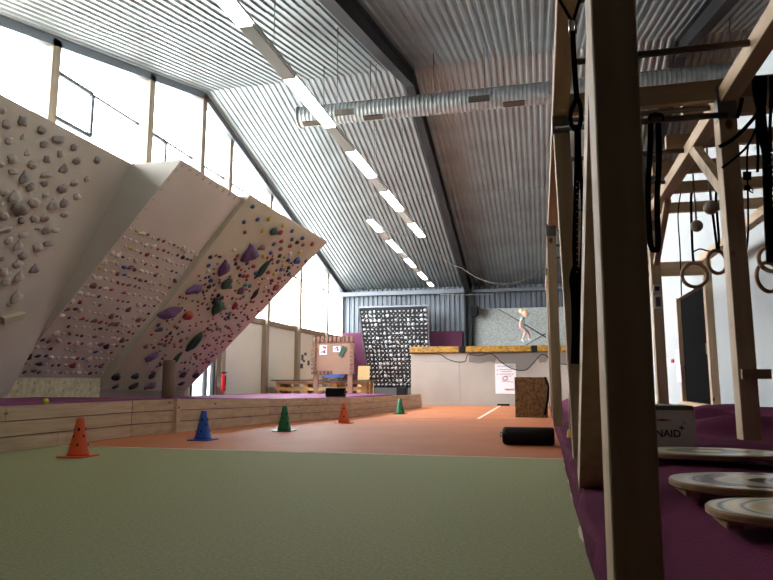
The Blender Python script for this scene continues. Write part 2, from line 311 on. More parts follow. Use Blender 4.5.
for i in range(len(PY)-1):
    y0, y1 = PY[i]+.08, PY[i+1]-.08
    t = bpy.data.objects.new('window_%d' % (i+1), None); C.objects.link(t); t.location = (XW-.03, y0, 2.5); WL[t.name] = Vector(t.location); struct(t)
    m = MB(); m.add([(XW-.05,y0,2.5),(XW-.05,y1,2.5),(XW-.05,y1,roof(y1)-.1),(XW-.05,y0,roof(y0)-.1)], [(0,1,2,3)]); m.build('pane', mt['glass'], t)
    m = MB()
    for z in (4.1, 5.87):
        zt = min(roof(y0), roof(y1))-.15
        if z < zt or (z == 5.87 and y0 < 18 and z < roof(y0)-.1): 
            ye = y1 if z < zt else y1-.05
            if z > zt: ye = YRG+(ZR-z-.15)/.2805
            m.box((XW-.07,y0,z-.02), (XW-.02,ye,z+.02))
    m.build('transom', mt['dark_frame'], t)
    if i in (2, 3):
        a, b, c, d_ = (y0+.02, y0+1.05, 5.07, 5.85) if i == 2 else (y0+.02, y0+.75, 5.02, 5.83)
        m = MB()
        for p in (((a,c),(b,c)), ((a,d_),(b,d_)), ((a,c),(a,d_)), ((b,c),(b,d_))):
            m.bar((XW+.0,p[0][0],p[0][1]), (XW+.0,p[1][0],p[1][1]), .06, .07)
        m.build('sash_frame', mt['dark_frame'], t)
# glazed door
m = MB(); m.box((XW-.1,13.32,.02), (XW-.06,14.38,2.04)); d = struct(m.build('door_2', mt['door_glass']))
m = MB()
for y in (13.34, 14.0, 14.36): m.box((XW-.12,y-.035,.02), (XW-.02,y+.035,2.05))
m.box((XW-.12,13.3,2.0), (XW-.02,14.4,2.06)); m.build('door_frame', mt['panel_dark'], d)
# ---------------------------------------------------------------- magenta pads on the far wall
for x0, x1, lb in ((-7.55,-6.55,'magenta wall pad left of the black climbing board at the far wall'), (-4.3,-2.85,'magenta wall pad right of the black climbing board, beside the steel column')):
    m = MB(); m.box((x0,24.22,.0), (x1,24.36,2.62)); tag(bevel(m.build('wall_pad', mt['magenta'], None), .02), lb, 'wall pad')
# ---------------------------------------------------------------- climbing holds
def lump(kind, seed):
    bm = bmesh.new(); bmesh.ops.create_icosphere(bm, subdivisions=3 if kind < 4 else 1, radius=.5)
    for v in bm.verts:
        p = v.co.copy()
        if kind == 0: q = Vector((p.x, p.y*.85, p.z*.75))
        elif kind == 1: w = 1-.8*max(0, min(1, p.y+.5)); q = Vector((p.x*w*1.5, p.y*1.0, p.z*1.05*w))
        elif kind == 2: q = Vector((p.x*1.15, p.y*.55, p.z*.6))
        elif kind == 3: q = Vector((p.x*.42, p.y*1.1, p.z*.4))
        else: q = Vector((p.x, p.y*.7, p.z*.75))
        nn = noise.noise(p*2.3+Vector((seed*3.1, seed, 0)))
        q *= 1+.42*nn+.12*noise.noise(p*6+Vector((seed,2,0)))
        q.z = max(q.z, -.03); v.co = q
    me = bpy.data.meshes.new('hold_shape'); bm.to_mesh(me); bm.free()
    me.materials.append(mt['h_grey'])
    for p in me.polygons: p.use_smooth = kind == 4 or True
    return me
LUMP = {k: [lump(k, s) for s in range(3)] for k in range(5)}
def orient(n, spin):
    z = Vector(n).normalized(); y = Vector((0,0,1)); y = (y-z*y.dot(z)).normalized(); x = y.cross(z)
    return Matrix((x, y, z)).transposed().to_4x4() @ Matrix.Rotation(spin, 4, 'Z')
def hold(parent, p, n, size, kind, mat, spin=0, name='climbing_hold', label=None):
    o = bpy.data.objects.new(name, random.choice(LUMP[kind])); C.objects.link(o); o.parent = parent
    o.matrix_local = Matrix.Translation(Vector(p)-WL[parent.name]) @ orient(n, spin) @ Matrix.Scale(size, 4)
    s = o.material_slots[0]; s.link = 'OBJECT'; s.material = mat
    if label: o['label'] = label
    return o
def many(parent, name, items, mats):
    """the rest of the small holds of one panel as one part"""
    m = MB()
    for p, n, size, kind, mi, spin in items:
        me = LUMP[kind][0]; T = Matrix.Translation(Vector(p)) @ orient(n, spin) @ Matrix.Scale(size, 4)
        m.m = mi; m.smooth = True; m.add([T @ v.co for v in me.vertices], [tuple(f.vertices) for f in me.polygons])
    o = m.build(name, mats, parent); o['kind'] = 'stuff'; return o
def bil(BL, BR, TL, TR):
    BL, BR, TL, TR = map(Vector, (BL, BR, TL, TR))
    P = lambda s, t: (1-t)*((1-s)*BL+s*BR)+t*((1-s)*TL+s*TR)
    n = (BR-BL).cross(TL-BL).normalized()
    if n.x < 0: n = -n
    return P, n
PA, nA = bil((-7.6,2.4,.5),(-7.6,7.98,.5),(-5.74,2.4,3.9),(-5.74,7.98,3.9))
PB, nB = bil((-7.6,8.0,.8),(-7.6,10.02,.8),(-4.95,8.0,3.9),(-4.98,10.05,3.9))
PC, nC = bil((-7.6,10.04,.6),(-7.6,12.87,.52),(-4.85,10.08,3.95),(-4.40,12.95,3.72))
def sheet(P, n, name, mat, parent, th=.05, k=8):
    m = MB(); N = k+1; vs = [P(i/k, j/k) for j in range(N) for i in range(N)]; L = len(vs)
    fs = [(j*N+i, j*N+i+1, (j+1)*N+i+1, (j+1)*N+i) for j in range(k) for i in range(k)]
    m.add(vs + [v-n*th for v in vs], fs + [tuple(L+i for i in f[::-1]) for f in fs]
          + [(i+1, i, L+i, L+i+1) for i in range(k)] + [(k*N+i, k*N+i+1, L+k*N+i+1, L+k*N+i) for i in range(k)]
          + [(j*N, (j+1)*N, L+(j+1)*N, L+j*N) for j in range(k)] + [((j+1)*N+k, j*N+k, L+j*N+k, L+(j+1)*N+k) for j in range(k)])
    return m.build(name, mat, parent)
# panel A: grey holds
t = thing('climbing_wall', 'gently leaning pale climbing wall with scattered grey holds, nearest at the left edge', 'climbing wall', (-7.6,5.2,.5))
sheet(PA, nA, 'wall_panel', mt['ply_grey'], t)
for s, tt, sz, kd in AH:
    hold(t, PA(s,tt), nA, sz*1.2, kd, mt[random.choice(('h_grey','h_grey','h_grey2'))], random.uniform(-.5,.5) if kd == 0 else (random.uniform(.3,.7) if kd == 1 else random.uniform(.1,.5)))
m = MB(); q = [PA(.86,.30),PA(.905,.33),PA(.905,.355),PA(.85,.325)]; m.prism(q, nA*.07); part(m.build('wooden_volume', mt['ply'], t), 'flat pale wooden volume')
# panel B: dense rows of small holds
t = thing('climbing_wall', 'steep pale training wall with dense even rows of small mostly white holds, in the middle of the three', 'climbing wall', (-7.6,9.0,.5))
sheet(PB, nB, 'wall_panel', mt['ply_grey'], t)
m = MB(); y = 7.985; m.prism([(-7.66,y,.5),(-7.58,y,.5),(-7.58,y,.8),(-4.93,y,3.9),(-7.66,y,3.9)], (0,.03,0)); m.build('side_panel', mt['ply_grey'], t)
m = MB(); m.box((-7.66,7.9,.44), (-7.585,10.02,.8)); part(m.build('kickboard', mt['kick'], t), 'cream scuffed kickboard')
m = MB()
for j in range(2):
    for i in range(6): p = (-7.58, 8.15+i*.32, .6+j*.12); m.add([(p[0],p[1]-.02,p[2]),(p[0]+.03,p[1],p[2]+.03),(p[0],p[1]+.02,p[2]),(p[0],p[1],p[2]-.03)], [(0,1,3),(1,2,3),(0,2,1),(0,3,2)])
m.build('foot_chip', mt['ply'], t)
cols = ['w']*12+['r','r','n','n','k','b','y','d','m','n','w']
cand = []
rows = 19
for j in range(rows):
    tt = .03+j*.70/rows*1.0
    for i in range(14):
        s = (i+.5)/14
        if s > .98 or random.random() < .06: continue
        cand.append((PB(s+random.uniform(-.01,.01), tt+random.uniform(-.004,.004)), random.choice((.045,.05,.055,.06,.075)), random.choice(cols), random.choice((0,2,2,2,1))))
cand.sort(key=lambda c: -c[1]/Vector(c[0]).length)
for p, sz, c, kd in cand[:99]: hold(t, p, nB, sz*1.55, kd, mt['h_'+c], random.uniform(-.6,.6))
keys = sorted(set(cols)); mats = [mt['h_'+c] for c in keys]
many(t, 'small_hold', [(p, nB, sz*1.55, 4, keys.index(c), random.uniform(-.6,.6)) for p, sz, c, kd in cand[99:]], mats)
m = MB()
for j in range(12):
    p = PB(.02, .74+.022*j); 
    if j % 2 == 0: m.bar(p, p+nB*.012, .05, .05)
for i in range(9):
    p = PB(.05+i*.105, .985); m.bar(p, p+nB*.012, .05, .05)
m.build('bolt_plate', mt['h_grey'], t)
# panel C: colourful holds
t = thing('climbing_wall', 'steep pale climbing wall with many coloured holds and big purple ones, farthest of the three', 'climbing wall', (-7.6,11.5,.5))
sheet(PC, nC, 'wall_panel', mt['ply'], t)
m = MB(); m.prism([(-7.66,10.045,.5),(-7.58,10.045,.7),(-4.84,10.045,3.95),(-7.66,10.045,3.95)], (0,.03,0)); m.build('side_panel', mt['ply'], t)
m = MB(); m.hexa([(-7.66,10.05,.38),(-7.6,10.05,.38),(-7.6,12.85,.38),(-7.66,12.85,.38),(-7.66,10.05,.6),(-7.6,10.05,.6),(-7.6,12.85,.53),(-7.66,12.85,.53)]); m.build('kickboard', M('shade_grey_strip', (118,108,100), .9), t)  # dark grey strip standing in for the shade at the foot of the panel
words = dict(p='large purple hold', g='dark green hold', o='orange red hold', k='black hold', d='dark hold', m='mauve hold', r='red hold', b='blue hold', n='brown hold')
ang = {(.6,.74):0}
for i, (s, tt, sz, c, kd) in enumerate(CH):
    sp = {3: random.uniform(-.15,.1), 2: .5 if c == 'p' else .35, 1: .8}.get(kd, random.uniform(-.3,.3))
    hold(t, PC(s,tt), nC, sz*(1.2 if sz > .12 else 1.2), kd, mt['h_'+c], sp, label=words.get(c) if i < 30 else None)
cand = []
tries = 0
big = [(s, tt, sz) for s, tt, sz, c, kd in CH]
while len(cand) < 230 and tries < 9000:
    tries += 1
    s = random.random(); tt = random.betavariate(1.5,1.6)*.86+.1
    if tt > .95-.35*s+.35*s and tt > .8: continue
    if s < .06+.12*max(0, tt-.5): continue
    if s > .97: continue
    if tt > .72+.18*s: continue
    if any(math.hypot((s-a)*2.8, (tt-b)*4.2) < .045+z/2 for a, b, z in big): continue
    sz = random.choice((.05,.055,.065,.07,.08)); big.append((s, tt, sz*.8))
    cand.append((s, tt, sz, random.choice('rrrrnnkkkbbbmmtgdwoyn')))
cand.sort(key=lambda c: -c[2])
for s, tt, sz, c in cand[:19]: hold(t, PC(s,tt), nC, sz*1.25, random.choice((0,1,2)), mt['h_'+c], random.uniform(-1,1))
keys = sorted(set(c[3] for c in cand)); mats = [mt['h_'+c] for c in keys]
many(t, 'small_hold', [(PC(s,tt), nC, sz*1.25, 4, keys.index(c), random.uniform(-1,1)) for s, tt, sz, c in cand[19:]], mats)
# black board of white holds at the far wall
t = thing('climbing_board', 'black overhanging climbing board covered in a grid of white holds, against the far wall', 'climbing board', (-5.2,24.0,0))
PD, nD = bil((-6.45,24.2,.5),(-4.08,24.2,.5),(-6.5,22.85,3.42),(-3.92,22.85,3.42))
nD = -nD if nD.y > 0 else nD
sheet(PD, nD, 'board_panel', mt['panel_dark'], t, .08, 2)
m = MB(); m.box((-6.42,24.0,.02), (-4.1,24.2,.5)); m.build('kickboard', mt['counter'], t)
m = MB(); m.bar(PD(0,1)+Vector((0,0,.03)), PD(1,1)+Vector((0,0,.03)), .06, .06, (0,1,0)); m.bar(PD(0,0), PD(0,1), .05, .1, (1,0,0)); m.bar(PD(1,0), PD(1,1), .05, .1, (1,0,0)); part(m.build('board_frame', mt['rafter_edge'], t), 'grey metal frame')
for x in (-6.2,-4.2):
    m = MB(); m.bar((x,22.95,3.35), (x,24.3,3.35), .05, .05, (1,0,0)); m.build('stay', mt['rafter_edge'], t)
cand = []
for j in range(18):
    for i in range(16):
        cand.append((PD((i+.6)/16.2, .04+j*.945/17.6), random.uniform(.085,.125) if random.random() < .85 else .14, random.choice((0,0,1,2))))
        if j < 17 and random.random() < .55: cand.append((PD((i+1.05)/16.2, .065+j*.945/17.6), .045, 0))
cand.sort(key=lambda c: -c[1])
for p, sz, kd in cand[:100]: hold(t, p, nD, sz*.95, kd, mt['hold_white'], random.uniform(-3,3))
many(t, 'small_hold', [(p, nD, sz*.95, 4, 0, random.uniform(-3,3)) for p, sz, kd in cand[100:]], [mt['hold_white']])
# ---------------------------------------------------------------- crash mat and plank wall
front = [(-5.55,1.2),(-5.53,5.8),(-5.47,7.87),(-5.27,8.54),(-4.83,10.95),(-3.98,13.05),(-3.78,15.3),(-3.68,16.3)]
m = MB()
def mz(y): return .505 if y < 8.6 else max(.42, .505-.085*(y-8.6)/3.0)
ms = []
for (xa, ya), (xb, yb) in zip(front, front[1:]):
    for q_ in range(4): ms.append((xa+(xb-xa)*q_/4-.06, ya+(yb-ya)*q_/4))
ms.append((front[-1][0]-.06, front[-1][1])); vs = []
for x, y in ms: vs += [(-7.57,y,0), (-7.57,y,mz(y)), (x-.03,y,mz(y)), (x,y,mz(y)-.03), (x,y,0)]
n_ = len(ms)
m.add(vs, [(5*a+b, 5*a+b+1, 5*a+b+6, 5*a+b+5) for a in range(n_-1) for b in range(4)] + [(0,1,2,3,4), tuple(5*(n_-1)+b for b in (4,3,2,1,0))])
tag(m.build('crash_mat', mt['mat_top']), 'long purple vinyl crash mat lying below the climbing walls behind the planks', 'crash mat')
t = thing('plank_wall', 'low wall of stacked horizontal pine planks edging the purple crash mat', 'plank wall', (-5.4,8.0,0))
path = [(-5.54,1.2,.49),(-5.52,5.8,.49),(-5.44,7.87,.49),(-5.23,8.54,.49),(-4.78,10.95,.44),(-3.9,13.07,.41),(-3.7,15.33,.39),(-3.48,18.79,.37)]
def planks(name, pts, joints):
    m = MB()
    for a, b in zip(pts, pts[1:]):
        A_, B_ = Vector((a[0],a[1],0)), Vector((b[0],b[1],0)); d = (B_-A_).normalized(); n = Vector((d.y,-d.x,0)); 
        for r in range(3):
            L = (B_-A_).length; cuts = [0]+[c for c in (L*(.37+.2*r), ) if L > 1.6]+[L]
            for c0, c1 in zip(cuts, cuts[1:]):
                z = lambda q: a[2]+(b[2]-a[2])*q/L
                g = .006; p0, p1 = A_+d*(c0+.002), A_+d*(c1-.002); th = .06+.004*((r*7+int(c0*5)) % 3)
                za0, za1, zb0, zb1 = z(c0)*r/3+g, z(c0)*(r+1)/3-g, z(c1)*r/3+g, z(c1)*(r+1)/3-g
                q0, q1 = p0-n*.04, p1-n*.04; r0, r1 = p0+n*(th-.06), p1+n*(th-.06)
                m.hexa([(*r0.xy,za0),(*r1.xy,zb0),(*q1.xy,zb0),(*q0.xy,za0),(*r0.xy,za1),(*r1.xy,zb1),(*q1.xy,zb1),(*q0.xy,za1)])
    return m.build(name, mt['plank'], t)
planks('plank_section', path[0:4], 0); planks('plank_section', path[3:6], 0); planks('plank_section', path[5:7], 0); planks('plank_section', path[6:8], 0)
m = MB(); m.box((-3.52,18.8,0), (-3.44,18.84,.37)); m.build('end_board', mt['plank'], t)
m = MB(); m.bar((-5.21,8.62,0), (-5.21,8.62,.49), .05, .1); m.build('joint_batten', mt['plank'], t)
m = MB(); m.lathe([(.001,0),(.085,0),(.088,.02),(.088,.53),(.08,.55),(.001,.55)], (0,0,0), 28)
for i in range(len(m.sm)): m.sm[i] = True
tag(m.build('foam_roller', mt['log'], None, (-5.36,8.6,.507), True), 'brown foam roller standing upright on the crash mat at the bend of the plank wall', 'foam roller')
m = MB(); m.smooth = True; m.lathe([(.033*math.sin(PI*i/12)+.0003, .033-.033*math.cos(PI*i/12)) for i in range(13)], (0,0,0), 20)
tag(m.build('tennis_ball', mt['tennis'], None, (-5.55,6.4,.487), True), 'yellow tennis ball lying on top of the plank wall', 'ball')
# ---------------------------------------------------------------- cones
def cone(mat, x, y, rz, label, s=1.0, hs=1.2):
    t = thing('traffic_cone', label, 'cone', (x,y,0), 'marker cones')
    b = MB()
    pts = []
    for i in range(4):
        for a in range(4):
            th = PI/2*i+PI/6*a; cx, cy = [(1,1),(-1,1),(-1,-1),(1,-1)][i]
            pts.append((cx*.115*s+.035*s*math.cos(th), cy*.115*s+.035*s*math.sin(th), 0))
    b.prism([(p[0]+x, p[1]+y, 0) for p in pts], (0,0,.014*s)); b.build('base', mat, t)
    c = MB(); c.smooth = True; c.lathe([(.108*s,.012),(.102*s,.03*hs),(.062*s,.18*hs),(.036*s,.31*hs),(.03*s,.318*hs),(.02*s,.318*hs),(.018*s,.30*hs)], (x,y,0), 32); c.build('cone_body', mat, t)
    for z, dz in ((.1,.011),(.17,.009),(.225,.012)):
        r = (.102-.04*(z-.03)/.15 if z < .18 else .062-.026*(z-.18)/.13)*s+.001
        for k in range(4):
            a = rz+k*PI/2+(PI/4 if z == .17 else 0); p = Vector((x+r*math.cos(a), y+r*math.sin(a), z*hs)); n = Vector((math.cos(a), math.sin(a), .28)).normalized()
            u = Vector((-math.sin(a), math.cos(a), 0)); w = n.cross(u); rr = dz*s
            ring = [p+(u*math.cos(q*PI/5)+w*1.6*math.sin(q*PI/5))*rr for q in range(10)]
            h = MB(); h.prism([v-n*.002 for v in ring], n*.004); h.build('hole', mt['hole'], t)
    t.rotation_euler = (0,0,0)
cone(mt['cone_orange'], -4.55, 5.74, .5, 'dark orange marker cone on the green turf, nearest of the cones')
cone(mt['cone_blue'], -4.26, 7.69, .2, 'blue marker cone on the orange carpet', 1.02, 1.16)
cone(mt['cone_green'], -3.82, 9.34, .9, 'green marker cone right of the blue one, close to the plank wall', 1.0, 1.16)
cone(mt['cone_orange2'], -3.5, 11.35, .3, 'bright orange marker cone between the two green ones', .98, 1.14)
cone(mt['cone_green'], -3.19, 14.7, .6, 'small distant green marker cone near the end of the plank wall', 1.0, 1.1)
# ---------------------------------------------------------------- far middle: notice board, pallets, boxes
t = thing('notice_board', 'brown notice board with a pale strip border on two wooden posts', 'notice board', (-5.4,16.6,0))
a, b = -6.0, -4.86
m = MB(); m.box((a,16.57,.93), (b,16.6,1.92)); m.build('board_panel', mt['card'], t)
for x in (-5.93,-4.97): m = MB(); m.box((x-.065,16.61,0), (x+.065,16.67,1.8)); m.build('post', mt['card'], t)
m = MB()
for i in range(10): m.box((a+i*.116,16.53,1.79), (a+i*.116+.08,16.57,1.94))
for i in range(8):
    m.box((a-.03,16.53,.93+i*.108), (a+.09,16.57,.93+i*.108+.075)); m.box((b-.09,16.53,.93+i*.108), (b+.03,16.57,.93+i*.108+.075))
for i in range(5): m.box((a+.05+i*.105,16.53,.91), (a+.05+i*.105+.075,16.57,1.02))
m.build('strip_border', mt['board_frame'], t)
def paper(x0, x1, z0, z1, y, label, marks, inks=('ink','red_ink')):
    m = MB(); m.box((x0,y-.008,z0), (x1,y-.002,z1)); o = tag(m.build('paper_sheet', mt['poster']), label, 'paper')
    k = MB()
    for i in range(marks):
        w = (x1-x0)*random.uniform(.12,.3); X = random.uniform(x0+.02, x1-w-.02); Z = random.uniform(z0+.03, z1-.05); k.m = i % 2
        k.box((X,y-.012,Z), (X+w,y-.008,Z+.035))
    k.build('printing', [mt[i] for i in inks], o)
    return o
paper(-5.81,-5.6,1.45,1.71,16.57,'white sheet with small red and blue pictures on the notice board, left one',9)
paper(-5.43,-5.22,1.52,1.68,16.57,'white sheet with blue pictures on the notice board, middle one',5,('ink','cone_blue'))
m = MB(); m.bar((-5.22,16.555,1.4), (-5.1,16.555,1.66), .12, .012, (1,0,.4)); tag(m.build('leaflet', mt['h_g']), 'dark green tilted leaflet on the notice board, right one', 'leaflet')
# pallet counter
t = thing('pallet_counter', 'counter of stacked wooden pallets with a dark grey top behind the notice board', 'counter', (-6,17.8,0))
x0, x1, y_ = -7.42, -4.75, 17.4
for r in range(4):
    z = r*.185
    for k in range(3):
        m = MB(); m.box((x0, y_+k*.4, z), (x1, y_+.12+k*.4, z+.025)); m.box((x0, y_-.01+k*.4, z+.11), (x1, y_+.13+k*.4, z+.18))
        for q_ in range(4): X = x0+q_*(x1-x0-.14)/3; m.box((X,y_+.02+k*.4,z+.025), (X+.14,y_+.1+k*.4,z+.11))
        m.build('pallet_board', mt['pallet'], t)
m = MB(); m.box((x0-.1,y_-.1,.745), (x1+.06,y_+1.0,.785)); part(m.build('counter_top', mt['counter'], t), 'dark grey counter top')
m = MB(); m.hexa([(-5.95,17.42,.84),(-5.5,17.42,.84),(-5.5,17.8,.84),(-5.95,17.8,.84),(-6.0,17.4,.95),(-5.46,17.4,.95),(-5.46,17.82,.95),(-6.0,17.82,.95)])
o = tag(bevel(m.build('plastic_crate', mt['blue_crate']), .015), 'light blue plastic crate on a wire stand behind the notice board', 'crate')
m = MB()
for q_ in (((-5.95,17.42,.79),(-5.75,17.42,.84)),((-5.7,17.42,.79),(-5.9,17.42,.84)),((-5.7,17.42,.79),(-5.5,17.42,.84)),((-5.95,17.8,.79),(-5.5,17.8,.84))): m.tube(q_, .008, 6)
m.build('crate_stand', mt['bar'], o)
m = MB(); m.bar((-5.22,18.75,.0), (-5.22,18.95,1.2), .36, .03, (1,0,0)); tag(m.build('plywood_sheet', mt['yellow_board']), 'yellowish plywood sheet standing behind the pallet counter', 'board')
m = MB(); m.box((-4.4,12.95,.424), (-3.99,13.07,.605)); tag(bevel(m.build('foam_block', mt['black_vinyl']), .01), 'dark grey foam block standing at the edge of the purple crash mat', 'block')
m = MB(); m.box((-4.95,22.2,0), (-4.6,22.5,.55)); tag(bevel(m.build('waste_bin', mt['black_vinyl']), .03), 'black bin on the floor before the black climbing board', 'bin')
# fire extinguisher
t = thing('fire_extinguisher', 'red fire extinguisher hanging on the left wall beside the glass door', 'fire extinguisher', (-7.5,14.66,.5))
m = MB(); m.smooth = True; m.lathe([(.001,.5),(.055,.5),(.06,.52),(.06,.84),(.05,.9),(.022,.93),(.018,.95),(.001,.95)], (-7.51,14.44,0), 20); m.build('cylinder', mt['red'], t)
m = MB(); m.box((-7.56,14.41,.94), (-7.44,14.47,.97)); m.build('valve_handle', mt['black_vinyl'], t)
m = MB(); m.tube([(-7.5,14.44,.94),(-7.44,14.42,.88),(-7.44,14.42,.65)], .01, 6); m.build('hose', mt['black_vinyl'], t)
m = MB(); m.box((-7.66,14.4,.6), (-7.56,14.5,.85)); m.build('wall_bracket', mt['bar'], t)
# small black graphics on the left wall
m = MB()
for px, py, w, h in ((308.5,354,1.6,3),(305.5,357.5,1.3,6),(304.5,366,2.4,5),(311.5,363,1.3,5),(307,361,1.2,2.5)):
    a = at(px-w/2, py-h/2, 0, -7.62); b = at(px+w/2, py+h/2, 0, -7.62)
    m.box((-7.74,min(a.y,b.y),min(a.z,b.z)), (-7.715,max(a.y,b.y),max(a.z,b.z)))
tag(m.build('wall_sticker', mt['ink']), 'cluster of small black rectangular stickers on the pale left wall', 'sticker')
# ---------------------------------------------------------------- trampoline block
t = thing('trampoline', 'raised trampoline platform with pale panelled front and golden edge pad', 'trampoline', (-.8,20.4,0))
for x0, x1 in ((-4.05,-2.5),(-2.49,-.6),(-.59,2.38)):
    m = MB(); m.box((x0,20.32,0), (x1,20.36,1.36)); m.build('front_panel', mt['tramp_panel'], t)
m = MB(); m.box((-4.05,20.33,1.365), (2.38,20.36,1.66)); m.box((-4.05,20.36,0),(-4.01,22.7,1.66)); m.build('upper_panel', mt['tramp_panel'], t)
xs = [-4.08,-2.5,-2.29,-.29,-.1,.6,2.38]
for i in range(6):
    dark = i in (1,3)
    m = MB(); m.box((xs[i],20.22,1.63), (xs[i+1]-.004,20.75,1.83)); o = bevel(m.build('edge_pad', mt['black_vinyl'] if dark else mt['yellow_pad'], t), .03, 3)
    if dark: part(o, 'black strap over the golden pad')
m = MB(); m.box((-4.0,20.75,1.66), (2.36,22.7,1.70)); part(m.build('jumping_bed', mt['black'], t), 'black trampoline bed')
# poster
m = MB(); m.box((-1.4,20.29,.36), (-.77,20.31,1.28)); o = tag(m.build('poster', mt['poster']), 'white handwritten poster taped to the pale front of the trampoline platform', 'poster')
k = MB()
def scrib(x0, x1, z, mi, amp=.018):
    k.m = mi; n = max(6, int((x1-x0)/.018)); k.tube([(x0+(x1-x0)*i/n, 20.285, z+amp*math.sin(i*2.1)*math.cos(i*.7)) for i in range(n+1)], .0055, 4)
scrib(-1.33,-1.0,1.2,0,.03); scrib(-.98,-.85,1.2,0,.02)
for z, a, b, c in ((1.08,-1.35,-1.31,1),(1.1,-1.27,-.88,0),(1.04,-1.2,-.9,0),(.95,-1.35,-1.31,1),(.96,-1.27,-.85,0),(.9,-1.1,-.9,0),(.74,-1.2,-.95,0),(.72,-.93,-.86,0)): scrib(a, b, z, c)
for r in (.05,.062): k.m = 1; k.tube([(-1.1+r*1.3*math.cos(q*PI/8), 20.285, .83+r*math.sin(q*PI/8)) for q in range(16)], .005, 4, closed=True)
scrib(-1.12,-.82,.5,1,.035); scrib(-1.1,-.84,.48,1,.025)
k.build('handwriting', [mt['ink'], mt['red_ink']], o)
# net swags
def swag(pts, drop):
    out = []
    for (x0,z0),(x1,z1),d in zip(pts, pts[1:], drop):
        for i in range(10):
            u = i/10; out.append((x0+(x1-x0)*u, z0+(z1-z0)*u-d*4*u*(1-u)))
    out.append(pts[-1]); return out
def np_(L): return [at(400+x/4.14, 290+y/4.14, 1, 20.19) for x, y in L]
low = spl(np_([(45,262),(110,262),(165,266),(195,285),(235,298),(268,296),(275,280),(285,267),(330,272),(380,265),(420,300),(470,328),(520,331),(550,305),(590,266),(640,300),(700,310)]), 4)
m = MB(); m.tube(low, .012, 6)
o = tag(m.build('safety_net', mt['black']), 'black netting hanging in loose swags below the golden pad', 'net')
top = []; bot = []
for q_ in low:
    if q_.x > low[28].x-.01:
        bot.append(q_ if q_.z < 1.5 else Vector((q_.x,q_.y,q_.z-.24))); top.append(Vector((q_.x,q_.y+.004,1.64)))
n_ = MB(); n_.add([v for ab in zip(bot, top) for v in ab], [(2*i, 2*i+2, 2*i+3, 2*i+1) for i in range(len(bot)-1)]); part(n_.build('mesh_panel', mt['net'], o), 'see-through black mesh')
# speaker on the column
m = MB(); m.hexa([(-2.52,23.8,3.12),(-2.24,23.8,3.12),(-2.24,24.02,3.16),(-2.52,24.02,3.16),(-2.5,23.72,3.5),(-2.22,23.72,3.5),(-2.22,24.02,3.5),(-2.5,24.02,3.5)])
o = tag(m.build('loudspeaker', mt['black_vinyl']), 'small black loudspeaker on the dark steel column by the far wall', 'speaker')
m = MB(); m.bar((-2.4,23.98,3.3), (-2.5,24.14,3.3), .05, .05, (0,0,1)); m.build('mounting_arm', mt['black_vinyl'], o)
# ropes behind the jumper
def rope(name, pts, r, mat, label, cat): m = MB(); m.tube(pts, r, 6); return tag(m.build(name, mat), label, cat)
rope('bungee_rope', [at(498,309,1,23.2), at(520,321.5,1,23.2), at(546,337.5,1,23.2)], .022, mt['bar'], 'dark rope slanting down to the right behind the jumping child', 'rope')
rope('bungee_rope', [at(526,345,1,23.0), at(546,333.5,1,23.0)], .016, mt['bar'], 'short dark rope rising to the right below the jumping child', 'rope')
# ---------------------------------------------------------------- child
Yc = 21.8
def q(X, Y, dy=0): p = at(505+X/11.6, 300+Y/11.6, 1, Yc); return Vector((p.x, Yc+dy, p.z))
def skin_mesh(name, nodes, edges, mat, parent, sub=2, root=0):
    me = bpy.data.meshes.new(name); base = WL[parent.name]
    me.from_pydata([n[0]-base for n in nodes], edges, []); o = bpy.data.objects.new(name, me); C.objects.link(o)
    md = o.modifiers.new('skin', 'SKIN'); sv = me.skin_vertices[0].data
    for i, n in enumerate(nodes): r = n[1]; sv[i].radius = (r, r) if not isinstance(r, tuple) else r
    sv[root].use_root = True
    s = o.modifiers.new('sub', 'SUBSURF'); s.levels = s.render_levels = sub
    bpy.context.view_layer.update(); dg = bpy.context.evaluated_depsgraph_get()
    nm = bpy.data.meshes.new_from_object(o.evaluated_get(dg)); o.modifiers.clear(); o.data = nm
    nm.materials.clear(); nm.materials.append(mat)
    for p in nm.polygons: p.use_smooth = True
    o.parent = parent; WL[o.name] = base; return o
root = q(190, 320)
t = thing('person', 'blond child in a mint shirt and pale leggings jumping above the trampoline', 'person', root)
N_ = [(root,.095),(q(192,285),.085),(q(196,240),.095),(q(212,205),.05),(q(224,188),.04),
      (q(206,215,-.12),.045),(q(176,265,-.17),.034),(q(182,315,-.16),.026),(q(192,340,-.15),.022),
      (q(206,215,.12),.045),(q(186,262,.17),.034),(q(200,300,.16),.026),(q(212,322,.14),.022),
      (q(195,332,-.07),.075),(q(240,362,-.08),.055),(q(222,410,-.08),.042),(q(208,462,-.08),.028),(q(222,478,-.08),.024),
      (q(200,332,.07),.075),(q(262,365,.09),.055),(q(280,405,.09),.042),(q(282,445,.09),.028),(q(302,458,.09),.024)]
E_ = [(0,1),(1,2),(2,3),(3,4),(2,5),(5,6),(6,7),(7,8),(2,9),(9,10),(10,11),(11,12),(0,13),(13,14),(14,15),(15,16),(16,17),(0,18),(18,19),(19,20),(20,21),(21,22)]
body = skin_mesh('body', N_, E_, mt['skin'], t)
